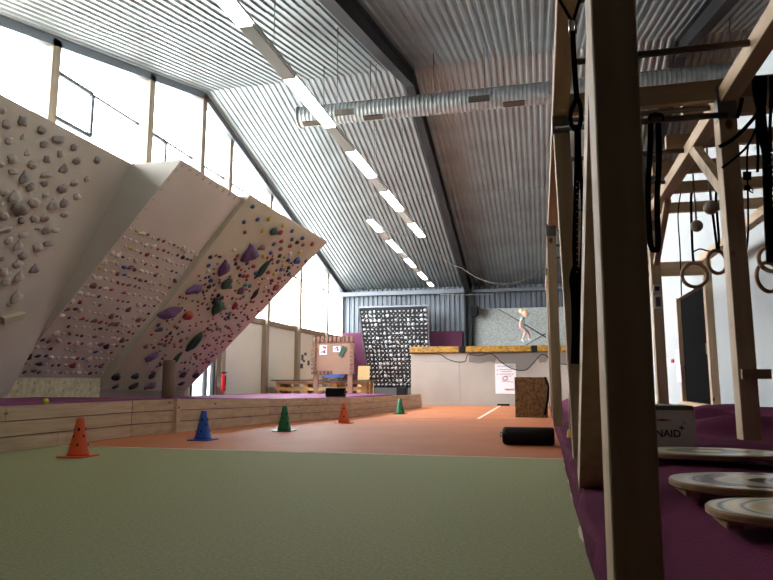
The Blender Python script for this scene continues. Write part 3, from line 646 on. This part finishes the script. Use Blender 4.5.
# head joined into the body mesh
bm = bmesh.new(); bm.from_mesh(body.data); hc = q(238,160)-root
hs = bmesh.ops.create_icosphere(bm, subdivisions=3, radius=.1)
for v in hs['verts']:
    p = v.co.copy(); v.co = Vector((p.x*.98, p.y*.85, p.z*1.12))
    if p.x > .085 and abs(p.y) < .03 and abs(p.z) < .03: v.co.x += .02            # nose
    if p.z < -.06: v.co.x += .012
    v.co = Matrix.Rotation(.25, 3, 'Y') @ v.co; v.co += hc
for s in (-1, 1):
    e = bmesh.ops.create_icosphere(bm, subdivisions=2, radius=.02)
    for v in e['verts']: v.co = Vector((v.co.x*.7, v.co.y*.5, v.co.z*1.2)) + hc + Vector((-.005, s*.085, -.01))
for hp, sg in ((q(194,345,-.15)-root, -1), (q(214,326,.14)-root, 1)):             # hands: palm, four fingers and thumb
    for k_, (dx, L_) in enumerate(((-.018,.035),(-.006,.042),(.006,.04),(.018,.032),(.03,.025))):
        cyl = bmesh.ops.create_icosphere(bm, subdivisions=1, radius=.5)
        for v in cyl['verts']: v.co = Vector((v.co.x*.011, v.co.y*.011, v.co.z*L_)) + hp + Vector((dx+(.006 if k_ == 4 else 0), 0, -.03+(.015 if k_ == 4 else 0)))
bm.to_mesh(body.data); bm.free()
for p in body.data.polygons: p.use_smooth = True
m = MB()
for s in (-1, 1): c = q(238,160)+Vector((.088, s*.035, .0)); m.smooth = True; m.lathe([(.001,-.01),(.01,0),(.001,.01)], c, 8)
c = q(238,160)+Vector((.07,0,-.06)); m.box(c-Vector((.0,.02,.004)), c+Vector((.02,.02,.004))); m.build('face_feature', mt['dark_eye'], t)
skin_mesh('shirt', [(q(190,305),.105),(q(191,282),.098),(q(196,238),.108),(q(210,208),.062),(q(203,218,-.13),.058),(q(186,248,-.165),.048),(q(203,218,.13),.058),(q(190,248,.165),.048)],
          [(0,1),(1,2),(2,3),(2,4),(4,5),(2,6),(6,7)], mt['shirt'], t)
skin_mesh('leggings', [(q(188,318),.108),(q(194,332,-.07),.088),(q(236,362,-.08),.066),(q(233,372,-.08),.062),(q(200,332,.07),.088),(q(258,365,.09),.066),(q(264,376,.09),.06)],
          [(0,1),(1,2),(2,3),(0,4),(4,5),(5,6)], mt['shorts'], t)
for a, b, dy in (((202,468),(226,484),-.08), ((278,452),(306,464),.09)):
    p0, p1 = q(*a, dy), q(*b, dy); m = MB(); m.tube([p0-(p1-p0)*.15+Vector((0,0,.03)), p0, (p0+p1)/2, p1, p1+(p1-p0)*.1], [.03,.043,.042,.036,.015], 12); m.build('shoe', mt['shoe'], t)
bm = bmesh.new()
h1 = bmesh.ops.create_icosphere(bm, subdivisions=3, radius=.112)
for v in h1['verts']:
    v.co.y *= .88; v.co.z *= 1.1
    if v.co.x > .03 and v.co.z < .04: v.co.x *= .5
    if v.co.z < -.05: v.co *= .8
    v.co += hc + Vector((-.018,0,.018)); v.co *= 1
bb = q(190,128)-root
h2 = bmesh.ops.create_icosphere(bm, subdivisions=3, radius=.085)
for v in h2['verts']: v.co *= 1+.25*noise.noise(v.co*30); v.co += bb
me = bpy.data.meshes.new('hair'); bm.to_mesh(me); bm.free(); me.materials.append(mt['hair'])
for p in me.polygons: p.use_smooth = True
o = bpy.data.objects.new('hair', me); C.objects.link(o); o.parent = t
# ---------------------------------------------------------------- strand board box, black roll
m = MB(); m.box((-.56,13.9,0), (.1,14.7,.83)); o = tag(m.build('plyometric_box', mt['osb']), 'brown strand board box standing on the orange carpet near the platform', 'box')
m = MB(); m.smooth = True
pr = [(.001,0),(.075,0),(.1,.02),(.105,.05),(.105,.56),(.1,.59),(.075,.6),(.001,.6)]
m.lathe(pr, (0,0,0), 28)
R_ = Matrix.Rotation(PI/2, 4, 'Y')
m.v = [R_ @ v for v in m.v]
o = tag(m.build('punching_roll', mt['black_vinyl'], None, (-.48,7.95,.106), True), 'black cylindrical bag lying on the orange carpet beside the platform', 'bag'); o.rotation_euler = (0,0,.03)
m = MB(); m.tube([(0,-.05,.03),(-.02,-.05,.05),(-.02,-.05,-.01),(0,-.05,0)], .006, 6); m2 = m.build('buckle', mt['steel_plain'], None, None, True); m2.parent = o
rope('hanging_strap', [at(545,377,1,13.86), at(548.5,386,1,13.86), at(548,398,1,13.86), at(546,408,1,13.86), at(545,415,1,13.86)], .024, mt['black'], 'black strap hanging along the right edge of the strand board box', 'strap')
m = MB(); m.box((-1.35,20.2,0), (-.98,20.26,.06)); tag(m.build('door_wedge', mt['black_vinyl']), 'small black block on the floor below the white poster', 'block')
# ---------------------------------------------------------------- purple platform
def sm(x, a, b): u = max(0, min(1, (x-a)/(b-a))); return u*u*(3-2*u)
def hz(x, y):
    h = .33 + .082*sm(x,.28,.5)
    heap = sm(y,3.8,4.2)*(1-sm(y,6.2,7.2))*sm(x,.45,.75)
    h += heap*(.085+.035*math.sin(y*9+x*1.3)+.022*math.sin(x*9+y)+.03*noise.noise(Vector((x*5,y*9,1)))) + .04*sm(y,3.1,3.5)*(1-sm(y,3.9,4.2))*sm(x,.45,.7)
    h -= .1*sm(y,6.8,8)*sm(x,.5,1)
    h += .008*noise.noise(Vector((x*4, y*3, 0))) + .012*noise.noise(Vector((x*1.5, y*1.2, 4)))
    return h
m = MB(); m.smooth = True
nx, ny = 44, 190; ys = [.35+12.9*(j/ny)**1.35 for j in range(ny+1)]
def edge(y): return .118+.03*noise.noise(Vector((0,y*1.9,0)))+.014*noise.noise(Vector((0,y*6,2)))
vs = []
for y in ys:
    e = edge(y)
    vs.append((e+.075+.015*noise.noise(Vector((3,y*3,0))), y, 0)); vs.append((e+.03+.02*noise.noise(Vector((5,y*5,0))), y, .15)); vs.append((e+.004, y, .30))
    for i in range(nx): x = e+.012+(2.39-e-.012)*(i/(nx-1))**1.3; vs.append((x, y, hz(x,y)))
W_ = nx+3
m.add(vs, [(j*W_+i, j*W_+i+1, (j+1)*W_+i+1, (j+1)*W_+i) for j in range(ny) for i in range(W_-1)])
m.smooth = False; k0 = len(vs)
m.add([vs[i] for i in range(W_)]+[(2.39,ys[0],0)], [tuple(range(W_+1))]); m.add([vs[ny*W_+i] for i in range(W_)]+[(2.39,ys[-1],0)], [tuple(range(W_+1))])
line(40, [(edge(y)+.062+.012*noise.noise(Vector((3,y*3,0))), y, .002) for y in ys if y < 7], .016, mt['line'])
tag(m.build('platform_mat', mt['purple']), 'raised platform covered in rumpled purple fleece under the timber rig', 'mat')
# ---------------------------------------------------------------- timber rig
t = thing('training_rig', 'tall timber obstacle rig with monkey bars standing on the purple platform', 'climbing frame', (1.1,5,.33))
TW = .09
def post(x, y, z1, z0=None, dx=0, name='post', dy=.11, tw=TW):
    z0 = hz(x+.04, y)-.01 if z0 is None else z0
    m = MB(); m.bar((x+tw/2+dx, y+dy/2, z0), (x+tw/2, y+dy/2, z1), tw, dy); return bevel(m.build(name, mt['wood_z'], t), .003, 1)
post(.119,1.2,2.27,dx=-.013,dy=.13,tw=.08); 
F2 = post(.11,3.7,2.27,.33,dx=.042); post(.09,6.45,2.27); post(.10,8.9,2.27); post(.12,11.3,2.27)
post(.99,3.7,2.27); post(1.04,6.45,2.27); post(.99,1.2,2.27); post(1.02,8.9,2.27); post(2.03,8.73,2.27); post(1.02,11.3,2.27); post(2.03,1.2,2.27)
for x0, x1, ya, yb in ((.11,.105,-.4,11.5), (.99,1.03,-.4,11.5), (2.03,2.03,-.4,8.9)):
    m = MB(); m.bar((x0+TW/2,ya,2.315), (x1+TW/2,yb,2.315), TW, TW); bevel(m.build('rail', mt['wood_y'], t), .003, 1)
for y, xa, xb, z in ((3.72,.2,2.25,2.325), (6.47,.2,1.0,2.3)):
    m = MB(); m.box((xa,y,z-.03), (xb,y+.05,z+.085)); m.build('crossbeam', mt['wood_x'], t)
for y in (4.12,4.66,5.25,5.82,6.52):
    m = MB(); m.box((.9,y,2.362), (2.3,y+.06,2.455)); m.build('crossbeam', mt['wood_x'], t)
m = MB(); m.box((1.0,8.74,2.08), (2.03,8.8,2.26)); m.build('crossbeam', mt['wood_x'], t)
m = MB(); m.box((1.13,8.73,2.1), (1.5,8.74,2.24)); part(m.build('drawing', mt['doodle'], t), 'black scribbled drawing on the beam')
for y in (.95,1.8,2.62,3.17,3.92,4.65,5.38,6.1,6.9,7.7,8.5):
    m = MB(); m.tube([(.15,y,2.33), (1.04,y,2.33)], .017, 12); m.build('monkey_bar', mt['bar'], t)
m = MB(); m.tube([(.12,3.69,2.19), (1.03,3.69,2.19)], .017, 12); m.build('monkey_bar', mt['bar'], t)
for x, y in ((.11,3.7),(.99,3.7),(.09,6.45),(1.04,6.45),(.1,8.9)):
    m = MB(); m.box((x-.002,y-.004,2.17), (x+TW+.002,y,2.27+.02)); m.box((x-.004,y-.004,2.17), (x-.001,y+.07,2.36)); m.build('bracket', mt['bracket'], t)
def brace(a, b, w=TW, h=TW, ax='wood_z'):
    m = MB(); m.bar(a, b, w, h); m.build('brace', mt[ax], t)
brace((.178,2.82,.34), (.178,1.42,1.60), .095, .10)
brace((.23,5.2,.34), (.2,3.8,1.7), .08, .05)
brace((.99+.045,4.5,2.3), (.99+.045,3.84,1.80), .05, .07)
brace((1.085,7.6,2.28), (1.085,6.55,1.8), .06, .06); brace((1.085,5.7,2.28), (1.085,6.42,1.85), .05, .05)
m = MB(); m.box((1.0,3.665,.76), (1.135,3.69,.81)); m.build('cleat', mt['wood_x'], t)
for z0, z1 in ((1.42,1.55),(1.57,1.65)):
    m = MB(); m.box((1.05,6.43,z0), (1.115,6.45,z1)); m.m = 1; m.box((1.062,6.425,z0+.02), (1.103,6.43,z1-.02)); m.build('warning_sticker', [mt['poster'], mt['ink']], t)
m = MB(); m.lathe([(.05,0),(.04,.05),(.02,.07)], (.215,5.15,.33), 10); part(m.build('rubber_foot', mt['yellow_foot'], t), 'yellow rubber foot')
# ---------------------------------------------------------------- straps, rings, balls
def P(y): return lambda px, py: at(px, py, 1, y)
def poly(f, L): return [f(*p) for p in L]
p = P(2.45)
t = thing('webbing_strap', 'long black webbing strap with a metal buckle hanging left of the foreground post', 'strap', (.2,2.45,2.3))
bt = Vector((.152,2.45,2.35))
m = MB(); m.ribbon([bt+Vector((-.051,0,.02)), bt+Vector((-.051,0,-.08)), p(571,20)], .012, .004); m.ribbon([bt+Vector((.054,0,.02)), bt+Vector((.054,0,-.08)), p(573.5,20)], .012, .004); m.ribbon([bt+Vector((-.054,0,.018)), bt+Vector((.054,0,.018))], .02, .004, (0,1,0)); m.build('upper_webbing', mt['black'], t)
m = MB(); a = [p(569.5,20), p(576,20), p(575.5,33), p(570,33)]; m.tube(a, .006, 6, closed=True); part(m.build('buckle', mt['steel_plain'], t), 'silver metal buckle')
m = MB(); m.ribbon(spl([p(572.7,31), p(573.5,50), p(575,75), p(577,100)]), .02, .006); m.ribbon(spl([p(577,98), p(571,112), p(571,124), p(577,130), p(581,120), p(580,105), p(577,98)]), .016, .008)
m.ribbon(spl([p(577,125), p(577,160), p(576,200), p(575,250), p(577,290)]), .02, .008); m.ribbon(spl([p(579,128), p(580,165), p(583,205), p(582,250), p(580,290)]), .014, .008)
m.build('lower_webbing', mt['black'], t)
m = MB(); m.ribbon(spl([p(577,268), p(574.5,280), p(576,296), p(577,330), p(576,364)]), .038, .012); m.build('strap_end', mt['black'], t)
m = MB()
for i in range(16): c = p(577+random.uniform(-.8,.8), 182+i*6); m.box(c+Vector((-.002,-.009,-.002)), c+Vector((.003,-.006,.001)))
part(m.build('printed_marks', mt['poster'], t), 'small white printed marks')
p = P(3.69)
m = MB(); m.ribbon(spl([p(649,122), p(649,117), p(655,115), p(662,117), p(662,122)]), .05, .01, (0,1,0)); m.ribbon(spl([p(651,119), p(650,150), p(648,190), p(649,225), p(651,246), p(655,250), p(658,244), p(657,200), p(659,160), p(658,119)]), .03, .006)
tag(m.build('strap_loop', mt['black']), 'black strap loop hanging from a bar just right of the foreground post', 'strap')
p = P(3.68)
t = thing('webbing_bundle', 'thick bundle of knotted black webbing wrapped over the beam at the upper right', 'strap', (1.35,3.68,2.3))
m = MB()
for dx in (-5,-1,4): m.ribbon(spl([p(760+dx,76), p(760+dx*.9,90), p(761+dx*.5,106)]), .03, .012)
m.ribbon(spl([p(771.5,76), p(772,92), p(771,108)]), .022, .012)
m.build('wrapped_webbing', mt['black'], t)
m = MB(); m.ribbon(spl([p(760,100), p(758,112), p(745,128), p(732,140), p(719,147)]), .02, .006, (0,0,1)); m.ribbon(spl([p(761,104), p(757,125), p(748,145), p(735,158), p(722,168)]), .012, .006, (0,0,1)); m.ribbon(spl([p(742,98), p(740,108), p(737,118)]), .02, .006); m.build('loose_end', mt['black'], t)
m = MB(); m.ribbon(spl([p(760,104), p(759,120), p(761,138), p(765,152), p(766.5,190), p(768,230), p(770,262)]), .03, .02)
m.ribbon(spl([p(763,106), p(765,130), p(768,152), p(769.5,190), p(771.5,235), p(773,262)]), .022, .015); m.ribbon(spl([p(758,106), p(756.5,125), p(758,150), p(757.5,172)]), .012, .01)
m.ribbon(spl([p(771,106), p(770,130), p(771.5,152)]), .014, .01)
for i in range(18): c = p(765.5+i*.27, 150+i*6); m.tube([c+Vector((-.018,-.014,0)), c+Vector((.026,-.014,.004))], .007, 6)
m.build('daisy_chain', mt['black'], t)
p = P(5.0)
m = MB(); m.ribbon(spl([p(749,140), p(747,160), p(748,200), p(748,235), p(745,262)]), .012, .005)
m.ribbon([p(743,176), p(751,176)], .06, .02, (0,0,1)); m.ribbon([p(744,188), p(750,188)], .035, .02, (0,0,1)); m.tube([p(747,186), p(753,189), p(753,193), p(748,190)], .006, 6)
tag(m.build('cam_strap', mt['black']), 'thin black strap with a cam buckle hanging behind the right post', 'strap')
def ring(c, r, tilt, label, straps, yb, grp='gym rings'):
    t = thing('gym_ring', label, 'gym ring', c, grp)
    m = MB(); m.tube([Vector(c)+Vector((r*math.cos(a)*math.cos(tilt), r*math.cos(a)*math.sin(tilt), r*math.sin(a))) for a in [2*PI*i/36 for i in range(36)]], .0155, 12, closed=True)
    m.build('hoop', mt['ring'], t)
    m = MB()
    for s in straps: m.ribbon(spl(s), .02, .004)
    m.build('strap', mt['black'], t)
p = P(5.86)
ring(at(694.5,275,1,5.86), .102, .1, 'wooden gym ring hanging lowest in front of the black doorway', [[Vector((p(690,150).x,5.86,2.37)), p(691,200), p(692.5,250), p(694,264)]], 5.86)
ring(at(717,262,1,5.86), .098, .5, 'wooden gym ring partly hidden by the right timber post', [[Vector((p(707,150).x,5.86,2.37)), p(711,200), p(716,240), p(717,252)], [Vector((p(714,150).x,5.86,2.37)), p(716,200), p(719,240), p(718,252)]], 5.86)
p = P(5.28)
ring(at(768.5,277,1,5.28), .11, .5, 'wooden gym ring at the right picture edge beside the thick webbing, lower one', [[Vector((p(770,150).x,5.28,2.37)), p(770,240), p(769,262)]], 5.28)
ring(at(774.5,258,1,5.1), .1, -.2, 'wooden gym ring cut by the right picture edge, higher one', [[Vector((p(773,150).x,5.1,2.37)), p(774,230), p(774,245)]], 5.1)
p = P(5.9)
m = MB(); m.ribbon(spl([p(693,252), p(700,249), p(708,251), p(714,251)]), .012, .005, (0,0,1)); tag(m.build('link_strap', mt['black']), 'short black strap tying the two gym rings by the doorway together', 'strap')
rope('thin_cord', spl([Vector((p(677,150).x,5.85,2.38)), p(678,215), p(680,250), p(681.5,296)]), .005, mt['black'], 'thin black cord hanging left of the gym rings', 'cord')
for px, py, yy, r, lb in ((711,207.5,4.72,.05,'pale round wooden grip ball hanging higher, close to the right post'), (696.5,226,5.3,.047,'pale round wooden grip ball hanging lower on a short chain')):
    c = at(px, py, 1, yy); t = thing('grip_ball', lb, 'grip ball', c, 'hanging grip balls')
    m = MB(); m.smooth = True; m.lathe([(r*math.sin(PI*i/14)+.0003, -r*math.cos(PI*i/14)) for i in range(15)], c, 22); m.build('ball', mt['ball'], t)
    m = MB(); m.tube([c+Vector((0,0,r*.9)), c+Vector((0,0,(2.37-c.z)*.5)), (c.x,c.y,2.365)], .006, 6)
    for i in range(6): q_ = c+Vector((0,0,r+.02+i*.028)); m.tube([q_+Vector((.009,0,0)), q_+Vector((0,0,.016)), q_+Vector((-.009,0,0)), q_-Vector((0,0,.016))], .003, 5, closed=True)
    m.build('cord', mt['bar'], t)
# ---------------------------------------------------------------- balance boards and carton
def bboard(cx, cy, ax, ay, z, mat, label):
    t = thing('balance_board', label, 'balance board', (cx,cy,z-.05), 'balance boards')
    me = MB(); n = 56
    def el(s, zz): return [(cx+ax*s*math.copysign(abs(math.cos(a))**.85, math.cos(a)), cy+ay*s*math.copysign(abs(math.sin(a))**.85, math.sin(a)), zz) for a in [2*PI*i/n for i in range(n)]]
    rings = [el(.975,z-.022), el(1,z-.017), el(1,z-.004), el(.985,z)]
    vs = [v for r in rings for v in r]; fs = [(k*n+i, k*n+(i+1) % n, (k+1)*n+(i+1) % n, (k+1)*n+i) for k in range(3) for i in range(n)]
    me.add(vs, fs + [tuple(range(n))[::-1]]); me.m = 1; me.add(rings[3], [tuple(range(n))])
    dk = me.build('deck', [mt['brd_edge'], mat], t)
    for s in (-1, 1):
        b = MB(); x = cx+s*ax*.86; zb = min(hz(x-.03,cy), hz(x+.03,cy)); b.box((x-.02,cy-ay*.42,z-.042), (x+.02,cy+ay*.42,z-.022)); bevel(b.build('end_stop', mt['brd_edge'], dk), .006)
bboard(.66,2.98,.28,.17,.462,mt['brdC'],'oval balance board behind the others, just before the white carton')
bboard(.70,2.15,.335,.19,.46,mt['brdB'],'oval balance board with dark painted rings, middle of the three')
bboard(.69,1.72,.32,.16,.458,mt['brdA'],'oval balance board with blue and yellow paint, nearest of the three')
t = thing('carton', 'white carton with a green lid and dark lettering standing on the purple fleece', 'box', (.52,3.4,.44))
zc = hz(.55,3.35)+.005
m = MB(); m.box((.34,3.3,zc), (.685,3.5,zc+.185)); m.build('carton_body', mt['box'], t)
m = MB(); m.box((.335,3.295,zc+.185), (.68,3.505,zc+.205)); part(m.build('lid', mt['box_lid'], t), 'dull green lid')
def text(s, size, loc, mat, parent, name, rx=PI/2, rz=0, off=0):
    cu = bpy.data.curves.new(name, 'FONT'); cu.body = s; cu.size = size; cu.extrude = .0008; cu.offset = off; o = bpy.data.objects.new(name, cu); C.objects.link(o)
    bpy.context.view_layer.update(); me = bpy.data.meshes.new_from_object(o.evaluated_get(bpy.context.evaluated_depsgraph_get())); bpy.data.objects.remove(o)
    me.materials.clear(); me.materials.append(mat); ob = bpy.data.objects.new(name, me); C.objects.link(ob); ob.parent = parent
    ob.location = Vector(loc)-WL[parent.name]; ob.rotation_euler = (rx,0,rz); return ob
text('NAID', .046, (.508,3.298,zc+.062), mt['ink'], t, 'lettering', off=.0012); text('+', .045, (.612,3.298,zc+.088), mt['ink'], t, 'lettering', off=.0012)
m = MB(); m.prism([(.5,3.298,zc+.138),(.545,3.298,zc+.134),(.59,3.298,zc+.138),(.545,3.298,zc+.145)], (0,-.0015,0)); part(m.build('red_stripe', mt['red_ink'], t), 'red swoosh')
m = MB(); m.tube([(.63,3.298,zc+.128),(.64,3.298,zc+.138),(.647,3.298,zc+.125),(.633,3.298,zc+.121)], .002, 4); m.build('small_logo', mt['ink'], t)
# papers beside the doorway
for px0, py0, px1, py1, lb in ((675.5,349.5,680.5,365,'white paper sheet beside the black doorway, upper one'), (676.5,365,682,382,'white paper sheet beside the black doorway, lower one')):
    a, b = at(px0, py0, 0, 2.395), at(px1, py1, 0, 2.395); m = MB(); m.box((2.39,b.y,min(a.z,b.z)), (2.397,a.y,max(a.z,b.z))); tag(m.build('paper_sheet', mt['poster']), lb, 'paper')
a = at(672.5,361,0,2.39); m = MB(); m.box((2.38,a.y-.1,a.z-.03), (2.398,a.y+.1,a.z+.03)); tag(m.build('wall_hook', mt['red_ink']), 'small dark red hook on the white wall left of the papers', 'hook')
# ---------------------------------------------------------------- duct
t = thing('ventilation_duct', 'spiral galvanised ventilation duct crossing below the roof ridge', 'duct', (-4.72,12,6.17))
m = MB(); X = -4.70; pts = []; rs = []
while X < XR-.2:
    for dx, r in ((0,.207),(.06,.207),(.066,.211),(.076,.211)): pts.append((X+dx,12,6.17)); rs.append(r)
    X += .082
m.tube(pts, rs, 28); m.build('duct_body', mt['duct'], t)
m = MB(); m.tube([(-4.74,12,6.17),(-4.70,12,6.17)], .225, 28); m.build('end_cap', mt['duct'], t)
for X, side in ((-4.4,0),(-3.7,1),(-3.12,0),(-1.0,1),(-.35,0),(1.2,1)):
    c = Vector((X,12,6.17)); a = -1.15 if side == 0 else -.35; n = Vector((0,-math.cos(a),math.sin(a))); u = Vector((0,-math.sin(a)*-1,math.cos(a))).normalized()
    m = MB(); m.bar(c+n*.2-Vector((.2,0,0)), c+n*.2+Vector((.2,0,0)), .035, .12, n); part(m.build('vent_grille', mt['bar'], t), 'dark rectangular vent grille')
for X in (-4.2,-3.2,-1.9,-.9,.0,1.4,3.5,5.5):
    m = MB(); m.tube([(X,12,6.37),(X,12,roof(12)+.0)], .008, 5); m.build('hanger', mt['bar'], t)
# ---------------------------------------------------------------- light rows
def light_row(x, z, y0, y1, lit, w, label, x1=None):
    t = thing('light_row', label, 'ceiling light', (x,y0,z)); x1 = x if x1 is None else x1
    X = lambda y: x+(x1-x)*(y-y0)/(y1-y0)
    cuts = sorted({y0, y1, *[v for a in lit for v in a]})
    for a, b in zip(cuts, cuts[1:]):
        on = any(l[0] <= a < l[1] for l in lit)
        m = MB(); e = Vector((X(a),a+.01,z)); g = Vector((X(b),b-.01,z))
        m.bar(e, g, w, .03)
        ch = m.build('channel', mt['lamp_off'], t)
        if on:
            m = MB(); m.bar(e-Vector((0,0,.03)), g-Vector((0,0,.03)), w*.82, .03); part(m.build('lit_tube', mt['lamp'], ch), 'glowing white tube cover')
        else:
            m = MB(); m.bar(e-Vector((0,0,.03)), g-Vector((0,0,.03)), w*.82, .03); m.build('unlit_diffuser', mt['lamp_off'], ch)
    m = MB(); m.bar((X(y0)-.03,y0,z+.05), (X(y1)-.03,y1,z+.05), .05, .06); part(m.build('cable_tray', mt['rafter_edge'], t), 'dark cable tray')
    yy = y0+.4
    while yy < y1:
        m = MB(); m.tube([(X(yy),yy,z+.05),(X(yy),yy,roof(yy)-.0)], .006, 5); m.build('wire', mt['cable'], t); yy += 2.6
light_row(-3.16, 4.8, 1.5, 17.6, [(1.9,3.6),(4.6,6.3),(7.65,9.35),(10.5,12.0),(13.0,14.6),(15.9,17.5)], .21, 'long row of strip lights on the left, nearest the camera')
light_row(-3.55, 4.25, 13.3, 23.4, [(13.3,14.3),(15.3,16.8),(17.8,19.2),(20.2,21.6),(22.4,23.3)], .15, 'shorter row of strip lights farther back and lower', -3.84)
# hanging thin cables
def cat(a, b, sag, n=18): a, b = Vector(a), Vector(b); return [a.lerp(b, i/n)-Vector((0,0,sag*4*(i/n)*(1-i/n))) for i in range(n+1)]
rope('hanging_cable', cat(at(436,250,1,20), at(462,268,1,20), .1)+cat(at(462,268,1,20), at(545,268,1,20), .5)[1:], .012, mt['cable'], 'thin grey cable sagging under the far roof slope from the rafter to the rig', 'cable')
rope('hanging_cable', cat(at(378,222,1,18), at(425,226,1,18), .35), .01, mt['cable'], 'thin grey cable looping from the shorter light row', 'cable')
rope('hanging_cable', cat(at(440,294,1,23.6), at(495,294,1,23.6), .03), .014, mt['cable'], 'thin pale cable strung along the top of the far wall', 'cable')
# ---------------------------------------------------------------- light
w = bpy.data.worlds.new('sky'); sc.world = w; w.use_nodes = True; nt = w.node_tree; bg = nt.nodes['Background']
tc = nt.nodes.new('ShaderNodeTexCoord'); sp = nt.nodes.new('ShaderNodeSeparateXYZ'); mr = nt.nodes.new('ShaderNodeMapRange'); cr = nt.nodes.new('ShaderNodeValToRGB')
nt.links.new(tc.outputs['Generated'], sp.inputs[0]); nt.links.new(sp.outputs['Z'], mr.inputs['Value']); mr.inputs['From Min'].default_value = -.15; mr.inputs['From Max'].default_value = .12
nt.links.new(mr.outputs[0], cr.inputs['Fac']); cr.color_ramp.elements[0].color = (.42,.43,.42,1); cr.color_ramp.elements[1].color = (.93,.97,1,1)
nt.links.new(cr.outputs['Color'], bg.inputs['Color']); bg.inputs['Strength'].default_value = 7
la = bpy.data.lights.new('sky_portal', 'AREA'); la.shape = 'RECTANGLE'; la.size = 21.6; la.size_y = 5.0; la.cycles.is_portal = True
lo = bpy.data.objects.new('sky_portal', la); C.objects.link(lo); lo.location = (XW-.3, 13.7, 5.0); lo.rotation_euler = (PI/2, 0, PI/2*-1)
lo.rotation_euler = Matrix(((0,0,-1),(1,0,0),(0,1,0))).to_euler()
# ---------------------------------------------------------------- camera
ca = bpy.data.cameras.new('camera'); co = bpy.data.objects.new('camera', ca); C.objects.link(co)
ca.sensor_fit = 'HORIZONTAL'; ca.sensor_width = 36; ca.lens = 36*F/773; ca.clip_start = .05; ca.clip_end = 200
co.matrix_world = Matrix.Translation(EYE) @ Matrix((RT, UP, -FW)).transposed().to_4x4()
sc.camera = co
vs_ = sc.view_settings; sc.display_settings.display_device = 'sRGB'
vs_.view_transform = 'Standard'; vs_.look = 'None'; vs_.gamma = 1; vs_.exposure = 1.84; vs_.use_curve_mapping = False
sc.cycles.use_denoising = True; sc.cycles.denoiser = 'OPENIMAGEDENOISE'
sc.cycles.max_bounces = 10; sc.cycles.diffuse_bounces = 6; sc.cycles.sample_clamp_indirect = 8; sc.cycles.caustics_reflective = False; sc.cycles.caustics_refractive = False
